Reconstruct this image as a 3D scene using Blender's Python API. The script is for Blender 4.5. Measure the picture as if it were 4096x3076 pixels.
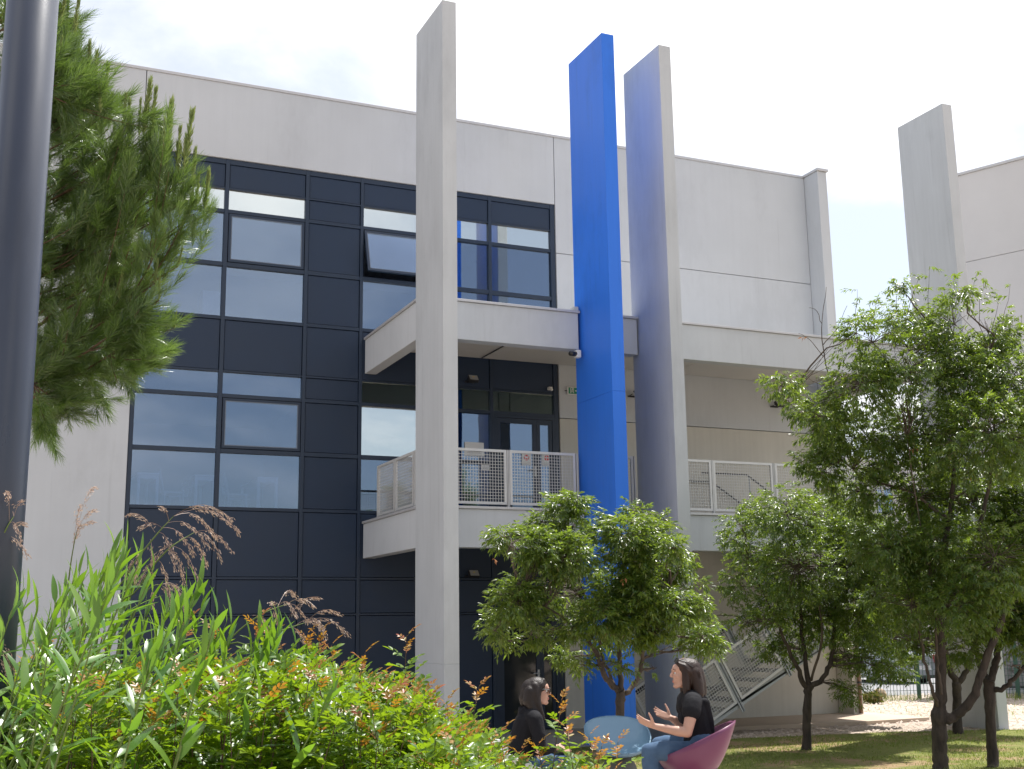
import bpy, bmesh, math, random
import numpy as np
from mathutils import Vector, Matrix, noise

for o in list(bpy.data.objects):
    bpy.data.objects.remove(o)
scene = bpy.context.scene
COL = scene.collection

# ------------------------------------------------------------------ camera
CAM = Vector((0.0, 0.0, 1.97))
M = ((0.91413, -0.40518, -0.01415), (0.06705, 0.18542, -0.98037), (0.39986, 0.89524, 0.19666))
FOC = 4807.89
yaw, pit, rol = 0.41722134, 0.20022895, -0.01444011
fw = Vector((math.sin(yaw) * math.cos(pit), math.cos(yaw) * math.cos(pit), math.sin(pit)))
rt = Vector((math.cos(yaw), -math.sin(yaw), 0))
up = rt.cross(fw)
r2 = rt * math.cos(rol) + up * math.sin(rol)
u2 = up * math.cos(rol) - rt * math.sin(rol)
cd = bpy.data.cameras.new('camera')
cam = bpy.data.objects.new('camera', cd)
COL.objects.link(cam)
cam.matrix_world = Matrix(((r2.x, u2.x, -fw.x, CAM.x), (r2.y, u2.y, -fw.y, CAM.y), (r2.z, u2.z, -fw.z, CAM.z), (0, 0, 0, 1)))
cd.sensor_fit = 'HORIZONTAL'
cd.sensor_width = 36.0
cd.lens = 36.0 * FOC / 4096.0
cd.clip_start = 0.05
cd.clip_end = 3000
scene.camera = cam

# ------------------------------------------------------------------ sky, sun, exposure
SUN_EL, SUN_AZ = math.radians(66), math.atan2(0.89, 0.456)      # azimuth from +Y towards +X
world = bpy.data.worlds.new('World')
scene.world = world
world.use_nodes = True
nt = world.node_tree
nt.nodes.clear()
def N(t, **kw):
    n = nt.nodes.new(t)
    for a, b in kw.items():
        setattr(n, a, b)
    return n
def L(a, b):
    nt.links.new(a, b)
out = N('ShaderNodeOutputWorld')
bg = N('ShaderNodeBackground')
bg.inputs['Strength'].default_value = 0.12
sky = N('ShaderNodeTexSky', sky_type='NISHITA')
sky.sun_disc = False
sky.sun_elevation = SUN_EL
sky.sun_rotation = SUN_AZ
sky.air_density = 1.0
sky.dust_density = 1.5
sky.ozone_density = 1.5
tc = N('ShaderNodeTexCoord')
sep = N('ShaderNodeSeparateXYZ')
L(tc.outputs['Generated'], sep.inputs[0])
def math_(op, a, b=None, c=None, clamp=False):
    n = N('ShaderNodeMath', operation=op)
    n.use_clamp = clamp
    for i, v in enumerate((a, b, c)):
        if v is None:
            continue
        if isinstance(v, (int, float)):
            n.inputs[i].default_value = v
        else:
            L(v, n.inputs[i])
    return n.outputs[0]
zz = math_('ADD', math_('MAXIMUM', sep.outputs['Z'], 0.0), 0.22)
cx_ = math_('DIVIDE', sep.outputs['X'], zz)
cy_ = math_('DIVIDE', sep.outputs['Y'], zz)
comb = N('ShaderNodeCombineXYZ')
L(cx_, comb.inputs[0]); L(cy_, comb.inputs[1])
comb.inputs[2].default_value = 1.2
n1 = N('ShaderNodeTexNoise')
n1.inputs['Scale'].default_value = 1.15
n1.inputs['Detail'].default_value = 9
n1.inputs['Roughness'].default_value = 0.56
n1.inputs['Distortion'].default_value = 0.25
L(comb.outputs[0], n1.inputs['Vector'])
# cloud cover thickens towards the bright haze around the sun
dotn = N('ShaderNodeVectorMath', operation='DOT_PRODUCT')
L(tc.outputs['Generated'], dotn.inputs[0])
dotn.inputs[1].default_value = (math.sin(SUN_AZ) * math.cos(SUN_EL), math.cos(SUN_AZ) * math.cos(SUN_EL), math.sin(SUN_EL))
sunward = math_('MULTIPLY_ADD', dotn.outputs['Value'], 0.5, 0.5)
cov = math_('MAXIMUM', math_('MULTIPLY_ADD', sunward, 2.0, -1.68), -0.06)
m0 = math_('ADD', n1.outputs['Fac'], cov)
ramp = N('ShaderNodeMapRange', interpolation_type='SMOOTHSTEP')
ramp.inputs['From Min'].default_value = 0.40
ramp.inputs['From Max'].default_value = 0.60
L(m0, ramp.inputs['Value'])
cloudv = math_('MULTIPLY_ADD', math_('POWER', sunward, 2.0), 4.2, 5.2)
ccol = N('ShaderNodeCombineColor')
L(cloudv, ccol.inputs[0]); L(math_('MULTIPLY', cloudv, 1.0), ccol.inputs[1]); L(math_('MULTIPLY', cloudv, 1.02), ccol.inputs[2])
# thin veil of high haze: lifts the clear blue
veil = N('ShaderNodeMixRGB', blend_type='ADD')
veil.inputs['Fac'].default_value = 1.0
skl = N('ShaderNodeVectorMath', operation='SCALE')
skl.inputs['Scale'].default_value = 0.65
L(sky.outputs['Color'], skl.inputs[0])
L(skl.outputs[0], veil.inputs['Color1'])
vv = math_('MULTIPLY_ADD', math_('POWER', sunward, 3.0), 2.3, 1.4)
vcol = N('ShaderNodeCombineColor')
L(math_('MULTIPLY', vv, 1.03), vcol.inputs[0]); L(math_('MULTIPLY', vv, 0.98), vcol.inputs[1]); L(math_('MULTIPLY', vv, 0.92), vcol.inputs[2])
L(vcol.outputs[0], veil.inputs['Color2'])
mix = N('ShaderNodeMixRGB')
L(ramp.outputs[0], mix.inputs['Fac'])
L(veil.outputs[0], mix.inputs['Color1'])
L(ccol.outputs[0], mix.inputs['Color2'])
L(mix.outputs[0], bg.inputs['Color'])
L(bg.outputs[0], out.inputs['Surface'])

sd = bpy.data.lights.new('sun', 'SUN')
sd.energy = 5.0
sd.angle = math.radians(0.6)
sd.color = (1.0, 0.965, 0.91)
sun = bpy.data.objects.new('sun', sd)
COL.objects.link(sun)
SUNV = Vector((math.sin(SUN_AZ) * math.cos(SUN_EL), math.cos(SUN_AZ) * math.cos(SUN_EL), math.sin(SUN_EL)))
sun.rotation_euler = SUNV.to_track_quat('Z', 'Y').to_euler()
sun.location = (30, 15, 60)

vs = scene.view_settings
scene.display_settings.display_device = 'sRGB'
vs.view_transform = 'Standard'
vs.look = 'None'
vs.exposure = 0.64
vs.gamma = 1.0
vs.use_curve_mapping = False
scene.cycles.max_bounces = 8
scene.cycles.transparent_max_bounces = 16
scene.cycles.caustics_reflective = False
scene.cycles.caustics_refractive = False
scene.cycles.sample_clamp_indirect = 8

# ------------------------------------------------------------------ materials
def new_mat(name):
    m = bpy.data.materials.new(name)
    m.use_nodes = True
    m.node_tree.nodes.clear()
    return m
class NB:
    """small node builder"""
    def __init__(self, m):
        self.t = m.node_tree
    def n(self, t, **kw):
        x = self.t.nodes.new(t)
        for a, b in kw.items():
            if a in x.inputs.keys() if hasattr(x.inputs, 'keys') else False:
                x.inputs[a].default_value = b
            else:
                setattr(x, a, b)
        return x
    def l(self, a, b):
        self.t.links.new(a, b)
    def noise(self, vec, scale, detail=4, rough=0.55):
        x = self.n('ShaderNodeTexNoise')
        x.inputs['Scale'].default_value = scale
        x.inputs['Detail'].default_value = detail
        x.inputs['Roughness'].default_value = rough
        if vec is not None:
            self.l(vec, x.inputs['Vector'])
        return x.outputs['Fac']
    def mapping(self, vec, scale):
        x = self.n('ShaderNodeMapping')
        x.inputs['Scale'].default_value = scale
        self.l(vec, x.inputs['Vector'])
        return x.outputs[0]
    def rng(self, v, a, b, c, d):
        x = self.n('ShaderNodeMapRange')
        x.inputs['From Min'].default_value = a; x.inputs['From Max'].default_value = b
        x.inputs['To Min'].default_value = c; x.inputs['To Max'].default_value = d
        self.l(v, x.inputs['Value'])
        return x.outputs[0]
    def mul(self, a, b):
        x = self.n('ShaderNodeMath', operation='MULTIPLY')
        self.l(a, x.inputs[0])
        if isinstance(b, (int, float)):
            x.inputs[1].default_value = b
        else:
            self.l(b, x.inputs[1])
        return x.outputs[0]
    def mixc(self, f, a, b):
        x = self.n('ShaderNodeMixRGB')
        if isinstance(f, (int, float)):
            x.inputs['Fac'].default_value = f
        else:
            self.l(f, x.inputs['Fac'])
        for s, v in (('Color1', a), ('Color2', b)):
            if isinstance(v, tuple):
                x.inputs[s].default_value = (*v[:3], 1)
            else:
                self.l(v, x.inputs[s])
        return x.outputs[0]
    def scale_col(self, col, f):
        x = self.n('ShaderNodeVectorMath', operation='SCALE')
        if isinstance(col, tuple):
            x.inputs[0].default_value = col[:3]
        else:
            self.l(col, x.inputs[0])
        self.l(f, x.inputs['Scale'])
        return x.outputs[0]
    def out(self, sh, disp=None):
        o = self.n('ShaderNodeOutputMaterial')
        self.l(sh, o.inputs['Surface'])

def pbr(name, col, rough=0.6, var=0.08, scale=3.0, stretch=(1, 1, 1), bump=0.0, bscale=60.0, metal=0.0, spec=0.5, col2=None, streak=0.0, coat=0.0, stain=0.0):
    m = new_mat(name)
    b = NB(m)
    geo = b.n('ShaderNodeNewGeometry')
    pos = geo.outputs['Position']
    f = b.noise(b.mapping(pos, stretch), scale, 6, 0.6)
    if col2 is not None:
        c = b.mixc(b.rng(f, 0.35, 0.65, 0, 1), tuple(col), tuple(col2))
    else:
        c = b.scale_col(tuple(col), b.rng(f, 0.25, 0.75, 1 - var, 1 + var))
    if streak:
        s = b.noise(b.mapping(pos, (6, 6, 0.25)), 1.6, 5, 0.65)
        c = b.scale_col(c, b.rng(s, 0.3, 0.7, 1 - streak, 1 + streak * 0.6))
    if stain:       # old blotches and run marks, thin and irregular
        s1 = b.noise(b.mapping(pos, (1, 1, 0.45)), 0.9, 8, 0.72)
        c = b.scale_col(c, b.rng(s1, 0.52, 0.70, 1.0, 1.0 - stain))
        s2 = b.noise(b.mapping(pos, (9, 9, 0.35)), 1.0, 4, 0.6)
        c = b.scale_col(c, b.rng(s2, 0.60, 0.74, 1.0, 1.0 - stain))
    p = b.n('ShaderNodeBsdfPrincipled')
    b.l(c, p.inputs['Base Color'])
    rr = b.rng(f, 0.3, 0.7, max(0.02, rough - 0.06), min(1, rough + 0.06))
    b.l(rr, p.inputs['Roughness'])
    p.inputs['Metallic'].default_value = metal
    p.inputs['Specular IOR Level'].default_value = spec
    p.inputs['Coat Weight'].default_value = coat
    if bump:
        bp = b.n('ShaderNodeBump')
        bp.inputs['Strength'].default_value = bump
        bp.inputs['Distance'].default_value = 0.01
        b.l(b.noise(pos, bscale, 6, 0.65), bp.inputs['Height'])
        b.l(bp.outputs[0], p.inputs['Normal'])
    b.out(p.outputs[0])
    return m

def leaf_mat(name, cols, rough=0.38, trans=0.35, tcol=(0.2, 0.34, 0.03), spec=0.5):
    """leaves: a different tint for every leaf, light passing through"""
    m = new_mat(name)
    b = NB(m)
    geo = b.n('ShaderNodeNewGeometry')
    oi = b.n('ShaderNodeObjectInfo')
    a = b.n('ShaderNodeMath', operation='ADD')
    b.l(geo.outputs['Random Per Island'], a.inputs[0]); b.l(oi.outputs['Random'], a.inputs[1])
    fr = b.n('ShaderNodeMath', operation='FRACT')
    b.l(a.outputs[0], fr.inputs[0])
    cr = b.n('ShaderNodeValToRGB')
    e = cr.color_ramp.elements
    n = len(cols)
    e[0].position = 0.0; e[0].color = (*cols[0], 1)
    e[1].position = 1.0; e[1].color = (*cols[-1], 1)
    for i in range(1, n - 1):
        x = e.new(i / (n - 1)); x.color = (*cols[i], 1)
    b.l(fr.outputs[0], cr.inputs[0])
    p = b.n('ShaderNodeBsdfPrincipled')
    b.l(cr.outputs[0], p.inputs['Base Color'])
    p.inputs['Roughness'].default_value = rough
    p.inputs['Specular IOR Level'].default_value = spec
    t = b.n('ShaderNodeBsdfTranslucent')
    tc_ = b.n('ShaderNodeMixRGB', blend_type='MIX')
    tc_.inputs['Fac'].default_value = 0.65
    b.l(cr.outputs[0], tc_.inputs['Color1'])
    tc_.inputs['Color2'].default_value = (*tcol, 1)
    b.l(tc_.outputs[0], t.inputs['Color'])
    mx = b.n('ShaderNodeMixShader')
    mx.inputs[0].default_value = trans
    b.l(p.outputs[0], mx.inputs[1]); b.l(t.outputs[0], mx.inputs[2])
    b.out(mx.outputs[0])
    return m

def glass_mat(name, refl, tint, rcol=(1, 1, 1)):
    """coated window glass: a mirror share over a tinted see-through share"""
    m = new_mat(name)
    b = NB(m)
    g = b.n('ShaderNodeBsdfGlossy')
    g.inputs['Roughness'].default_value = 0.015
    g.inputs['Color'].default_value = (*rcol, 1)
    geo = b.n('ShaderNodeNewGeometry')
    bp = b.n('ShaderNodeBump')
    bp.inputs['Strength'].default_value = 0.05
    bp.inputs['Distance'].default_value = 0.02
    b.l(b.noise(geo.outputs['Position'], 1.3, 1, 0.5), bp.inputs['Height'])
    b.l(bp.outputs[0], g.inputs['Normal'])
    t = b.n('ShaderNodeBsdfTransparent')
    t.inputs['Color'].default_value = (*tint, 1)
    mx = b.n('ShaderNodeMixShader')
    fr = b.n('ShaderNodeFresnel')
    fr.inputs['IOR'].default_value = 1.5
    ad = b.n('ShaderNodeMath', operation='ADD')
    ad.use_clamp = True
    b.l(fr.outputs[0], ad.inputs[0]); ad.inputs[1].default_value = refl
    b.l(ad.outputs[0], mx.inputs[0])
    b.l(t.outputs[0], mx.inputs[1]); b.l(g.outputs[0], mx.inputs[2])
    b.out(mx.outputs[0])
    return m

MAT = {}
MAT['concrete'] = pbr('pale_render', (0.528, 0.551, 0.577), 0.85, 0.06, 0.55, bump=0.15, bscale=90, streak=0.018, stain=0.09, spec=0.25)
MAT['pillar'] = pbr('cast_concrete', (0.503, 0.528, 0.553), 0.75, 0.08, 0.9, (1, 1, 0.5), bump=0.2, bscale=70, stain=0.12, streak=0.045, spec=0.3)
MAT['wing'] = pbr('wing_render', (0.56, 0.555, 0.56), 0.85, 0.05, 0.5, bump=0.1, spec=0.25)
MAT['warmlit'] = pbr('warmlit_render', (0.565, 0.55, 0.50), 0.85, 0.08, 0.7, bump=0.15, bscale=90, streak=0.05, spec=0.25)  # same render as the facade, warm bounce light put into the colour
MAT['bluepaint'] = pbr('blue_paint', (0.032, 0.18, 0.76), 0.42, 0.05, 1.0, (1, 1, 0.3), bump=0.15, bscale=60, spec=0.35, streak=0.04, stain=0.16)
MAT['clad'] = pbr('dark_cladding', (0.008, 0.022, 0.052), 0.5, 0.10, 1.2, spec=0.5)
MAT['frame'] = pbr('frame_metal', (0.011, 0.024, 0.050), 0.42, 0.06, 3, spec=0.5)
MAT['frame2'] = pbr('sash_metal', (0.13, 0.16, 0.21), 0.4, 0.05, 3)
MAT['coping'] = pbr('coping_metal', (0.52, 0.52, 0.53), 0.45, 0.05, 4, metal=0.3)
MAT['joint'] = pbr('joint_backing', (0.20, 0.19, 0.18), 0.9, 0.05, 4)  # darker grey backing behind the open panel joints
MAT['soffit'] = pbr('soffit', (0.56, 0.55, 0.53), 0.8, 0.05, 0.8, spec=0.2)
MAT['rail'] = pbr('galvanised_paint', (0.60, 0.60, 0.59), 0.45, 0.06, 5, metal=0.15)
MAT['steel'] = pbr('painted_steel', (0.42, 0.445, 0.46), 0.5, 0.06, 2.5)
MAT['darksteel'] = pbr('dark_steel', (0.07, 0.075, 0.085), 0.35, 0.05, 5, metal=0.5)
MAT['tread'] = pbr('tread_concrete', (0.34, 0.33, 0.32), 0.85, 0.08, 5, bump=0.2)
MAT['white'] = pbr('white_plastic', (0.72, 0.72, 0.70), 0.35, 0.03, 8)
MAT['black'] = pbr('black_plastic', (0.018, 0.018, 0.02), 0.35, 0.05, 8)
MAT['lampglass'] = pbr('floodlight_glass', (0.35, 0.36, 0.36), 0.2, 0.05, 20)
MAT['green'] = pbr('sign_green', (0.0, 0.23, 0.12), 0.45, 0.03, 10)
MAT['paper'] = pbr('paper', (0.72, 0.73, 0.73), 0.8, 0.02, 10)
MAT['red'] = pbr('red_print', (0.62, 0.10, 0.10), 0.7, 0.02, 10)
MAT['ink'] = pbr('ink', (0.2, 0.2, 0.22), 0.8, 0.02, 10)
MAT['pipe'] = pbr('pipe_rust', (0.20, 0.13, 0.095), 0.6, 0.15, 8, spec=0.4)
MAT['inwall'] = pbr('interior_wall', (0.45, 0.46, 0.48), 0.9, 0.03, 1)
MAT['infloor'] = pbr('interior_floor', (0.25, 0.24, 0.23), 0.6, 0.05, 2)
MAT['intable'] = pbr('table_white', (0.75, 0.76, 0.78), 0.4, 0.02, 3)
MAT['inchair'] = pbr('chair_grey', (0.55, 0.57, 0.6), 0.5, 0.02, 3)
MAT['lamppost'] = pbr('lamp_post_paint', (0.028, 0.037, 0.063), 0.32, 0.10, 6, (1, 1, 0.2), bump=0.06, bscale=200, spec=0.6, stain=0.25)
MAT['bark'] = pbr('bark', (0.075, 0.058, 0.046), 0.9, 0.3, 14, (1, 1, 0.25), bump=0.9, bscale=38, col2=(0.035, 0.028, 0.024))
MAT['barkpale'] = pbr('young_bark', (0.105, 0.08, 0.06), 0.8, 0.2, 14, (1, 1, 0.3), bump=0.5, bscale=50, col2=(0.06, 0.046, 0.036))
MAT['pinebark'] = pbr('pine_bark', (0.14, 0.085, 0.05), 0.9, 0.2, 20, bump=0.7, bscale=50, col2=(0.07, 0.045, 0.03))
MAT['redstem'] = pbr('red_stem', (0.085, 0.045, 0.025), 0.55, 0.2, 15)
MAT['greenstem'] = pbr('green_stem', (0.13, 0.18, 0.04), 0.55, 0.2, 15)
MAT['road'] = pbr('asphalt', (0.22, 0.22, 0.23), 0.85, 0.1, 4, bump=0.3, bscale=120)
MAT['pave'] = pbr('paving', (0.34, 0.325, 0.30), 0.85, 0.08, 1.6, bump=0.2, bscale=60)
MAT['apron'] = pbr('apron_concrete', (0.46, 0.37, 0.29), 0.85, 0.1, 1.5, bump=0.3, bscale=50)
MAT['fence'] = pbr('fence_green', (0.022, 0.075, 0.05), 0.45, 0.05, 5)
MAT['gabion'] = pbr('gabion_stone', (0.24, 0.235, 0.23), 0.9, 0.3, 6, col2=(0.14, 0.135, 0.13), bump=0.9, bscale=14)
MAT['rock'] = pbr('rock', (0.30, 0.22, 0.15), 0.9, 0.15, 6, bump=0.5, bscale=20)
MAT['carpaint'] = pbr('car_paint', (0.34, 0.37, 0.40), 0.3, 0.03, 3, metal=0.4, coat=0.6)
MAT['carglass'] = pbr('car_glass', (0.02, 0.024, 0.028), 0.08, 0.02, 3)
MAT['tyre'] = pbr('tyre', (0.018, 0.018, 0.019), 0.85, 0.1, 10)
MAT['lampred'] = pbr('tail_lamp', (0.35, 0.02, 0.02), 0.2, 0.05, 8)
MAT['pink'] = pbr('pink_shell', (0.150, 0.040, 0.095), 0.38, 0.05, 3, bump=0.05, bscale=200, spec=0.45)
MAT['bluechair'] = pbr('blue_shell', (0.145, 0.25, 0.35), 0.38, 0.05, 3, bump=0.05, bscale=200, spec=0.45)
MAT['greychair'] = pbr('grey_shell', (0.50, 0.50, 0.49), 0.4, 0.05, 3, spec=0.45)
MAT['skin'] = pbr('skin', (0.47, 0.275, 0.205), 0.5, 0.06, 12, spec=0.4)
MAT['lips'] = pbr('lips', (0.40, 0.13, 0.11), 0.4, 0.03, 12)
MAT['hairblack'] = pbr('hair_dark', (0.016, 0.010, 0.008), 0.42, 0.3, 30, (1, 1, 0.1), bump=0.6, bscale=60, spec=0.35)
MAT['hairbrown'] = pbr('hair_brown', (0.024, 0.011, 0.007), 0.45, 0.3, 30, (1, 1, 0.1), bump=0.6, bscale=60, spec=0.35)
MAT['blackcloth'] = pbr('black_cloth', (0.011, 0.011, 0.014), 0.85, 0.2, 10, bump=1.0, bscale=15, spec=0.2)
MAT['denim'] = pbr('denim', (0.050, 0.092, 0.165), 0.85, 0.15, 10, bump=0.25, bscale=140, col2=(0.075, 0.13, 0.215), spec=0.2)
MAT['eyewhite'] = pbr('eye_white', (0.7, 0.68, 0.66), 0.2, 0.01, 5)
MAT['straw'] = leaf_mat('dry_spikelet', [(0.50, 0.38, 0.30), (0.36, 0.23, 0.19), (0.55, 0.45, 0.36)], 0.45, 0.35, (0.6, 0.42, 0.3))
MAT['almond'] = leaf_mat('almond_leaf', [(0.036, 0.084, 0.018), (0.052, 0.108, 0.020), (0.076, 0.132, 0.024), (0.118, 0.165, 0.034), (0.044, 0.098, 0.022), (0.064, 0.118, 0.024), (0.165, 0.175, 0.05)], 0.32, 0.40, (0.36, 0.50, 0.035), 0.65)
MAT['deadleaf'] = leaf_mat('dead_leaf', [(0.26, 0.10, 0.04), (0.34, 0.15, 0.06)], 0.6, 0.3, (0.4, 0.16, 0.04))
MAT['pine'] = leaf_mat('pine_needle', [(0.042, 0.092, 0.022), (0.068, 0.13, 0.028), (0.115, 0.175, 0.042), (0.052, 0.11, 0.028)], 0.28, 0.30, (0.27, 0.43, 0.05), 0.85)
MAT['candle'] = leaf_mat('pine_candle', [(0.22, 0.29, 0.09), (0.28, 0.32, 0.13), (0.18, 0.27, 0.08)], 0.5, 0.3, (0.36, 0.44, 0.09))
MAT['lentisk'] = leaf_mat('lentisk_leaf', [(0.06, 0.145, 0.014), (0.095, 0.185, 0.016), (0.14, 0.22, 0.016), (0.075, 0.165, 0.022)], 0.35, 0.45, (0.34, 0.50, 0.01), 0.45)
MAT['newleaf'] = leaf_mat('new_leaf', [(0.30, 0.10, 0.03), (0.36, 0.18, 0.03), (0.26, 0.20, 0.03), (0.34, 0.08, 0.05)], 0.34, 0.42, (0.55, 0.25, 0.02))
MAT['willow'] = leaf_mat('willow_leaf', [(0.05, 0.145, 0.022), (0.075, 0.175, 0.03), (0.11, 0.205, 0.024), (0.06, 0.15, 0.04)], 0.30, 0.42, (0.26, 0.46, 0.015), 0.65)
MAT['hedge'] = leaf_mat('hedge_leaf', [(0.05, 0.09, 0.02), (0.12, 0.11, 0.03), (0.20, 0.13, 0.04), (0.06, 0.10, 0.02)], 0.5, 0.3, (0.25, 0.26, 0.03))
MAT['darktree'] = leaf_mat('far_leaf', [(0.03, 0.06, 0.018), (0.045, 0.08, 0.02), (0.025, 0.05, 0.02)], 0.5, 0.25, (0.12, 0.2, 0.03))
MAT['grass'] = leaf_mat('grass_blade', [(0.12, 0.18, 0.035), (0.17, 0.22, 0.05), (0.24, 0.25, 0.09), (0.14, 0.20, 0.045)], 0.5, 0.4, (0.34, 0.42, 0.06), 0.3)
MAT['greybase'] = pbr('grey_base', (0.10, 0.098, 0.09), 0.8, 0.05, 4)
MAT['g_dark'] = glass_mat('window_glass', 0.18, (0.56, 0.65, 0.80), (0.70, 0.84, 1.0))
MAT['g_light'] = glass_mat('reflective_strip_glass', 0.60, (0.55, 0.6, 0.62), (0.93, 0.98, 0.97))
MAT['g_green'] = glass_mat('tinted_glass', 0.42, (0.55, 0.66, 0.58), (0.85, 0.95, 0.9))

# ground: trodden earth with pale gravel
def ground_mat():
    m = new_mat('earth_gravel')
    b = NB(m)
    geo = b.n('ShaderNodeNewGeometry')
    pos = geo.outputs['Position']
    f1 = b.noise(pos, 0.5, 6, 0.6)
    vo = b.n('ShaderNodeTexVoronoi')
    vo.inputs['Scale'].default_value = 16
    b.l(pos, vo.inputs['Vector'])
    g = b.n('ShaderNodeRGBToBW')
    b.l(vo.outputs['Color'], g.inputs[0])
    c1 = b.mixc(b.rng(f1, 0.35, 0.65, 0, 1), (0.42, 0.36, 0.31), (0.35, 0.285, 0.225))
    c2 = b.scale_col(c1, b.rng(g.outputs[0], 0.2, 0.8, 0.68, 1.35))
    p = b.n('ShaderNodeBsdfPrincipled')
    b.l(c2, p.inputs['Base Color'])
    p.inputs['Roughness'].default_value = 0.95
    p.inputs['Specular IOR Level'].default_value = 0.15
    bp = b.n('ShaderNodeBump')
    bp.inputs['Strength'].default_value = 0.8
    bp.inputs['Distance'].default_value = 0.03
    b.l(vo.outputs['Distance'], bp.inputs['Height'])
    b.l(bp.outputs[0], p.inputs['Normal'])
    b.out(p.outputs[0])
    return m
MAT['ground'] = ground_mat()
def lawn_mat():
    m = new_mat('worn_lawn')
    b = NB(m)
    geo = b.n('ShaderNodeNewGeometry')
    pos = geo.outputs['Position']
    f1 = b.noise(pos, 0.55, 5, 0.6)
    f2 = b.noise(pos, 9, 5, 0.7)
    gr = b.mixc(b.rng(f2, 0.3, 0.7, 0, 1), (0.12, 0.15, 0.04), (0.22, 0.215, 0.075))
    ea = b.mixc(b.rng(f2, 0.3, 0.7, 0, 1), (0.34, 0.24, 0.15), (0.25, 0.18, 0.10))
    c = b.mixc(b.rng(f1, 0.50, 0.58, 0, 1), gr, ea)
    p = b.n('ShaderNodeBsdfPrincipled')
    b.l(c, p.inputs['Base Color'])
    p.inputs['Roughness'].default_value = 0.95
    p.inputs['Specular IOR Level'].default_value = 0.1
    bp = b.n('ShaderNodeBump')
    bp.inputs['Strength'].default_value = 0.7
    bp.inputs['Distance'].default_value = 0.03
    b.l(b.noise(pos, 40, 4, 0.7), bp.inputs['Height'])
    b.l(bp.outputs[0], p.inputs['Normal'])
    b.out(p.outputs[0])
    return m
MAT['lawn'] = lawn_mat()
# ------------------------------------------------------------------ object helpers
ROOT = {}
def rootloc(o):
    while o.parent is not None:
        o = o.parent
    return ROOT.get(o.name, Vector((0, 0, 0)))
def tag(o, label=None, cat=None, group=None, kind=None):
    if label: o['label'] = label
    if cat: o['category'] = cat
    if group: o['group'] = group
    if kind: o['kind'] = kind
    return o
def thing(name, loc, label, cat, group=None):
    o = bpy.data.objects.new(name, None)
    o.empty_display_size = 0.2
    COL.objects.link(o)
    o.location = loc
    ROOT[o.name] = Vector(loc)
    return tag(o, label, cat, group)
def link_mesh(name, me, mat, parent=None, loc=None):
    o = bpy.data.objects.new(name, me)
    COL.objects.link(o)
    if parent is not None:
        o.parent = parent
    if mat is not None and not me.materials:
        me.materials.append(MAT[mat] if isinstance(mat, str) else mat)
    if loc is not None:
        o.location = loc
    return o
def mesh_np(name, V, F):
    """V (n,3) array, F (m,k) array of k-gons -> mesh, quickly"""
    V = np.asarray(V, np.float32); F = np.asarray(F, np.int32)
    me = bpy.data.meshes.new(name)
    k = F.shape[1]
    me.vertices.add(len(V)); me.vertices.foreach_set('co', V.ravel())
    me.loops.add(F.size); me.loops.foreach_set('vertex_index', F.ravel())
    me.polygons.add(len(F))
    me.polygons.foreach_set('loop_start', np.arange(0, F.size, k, dtype=np.int32))
    me.update(calc_edges=True)
    return me
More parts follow.
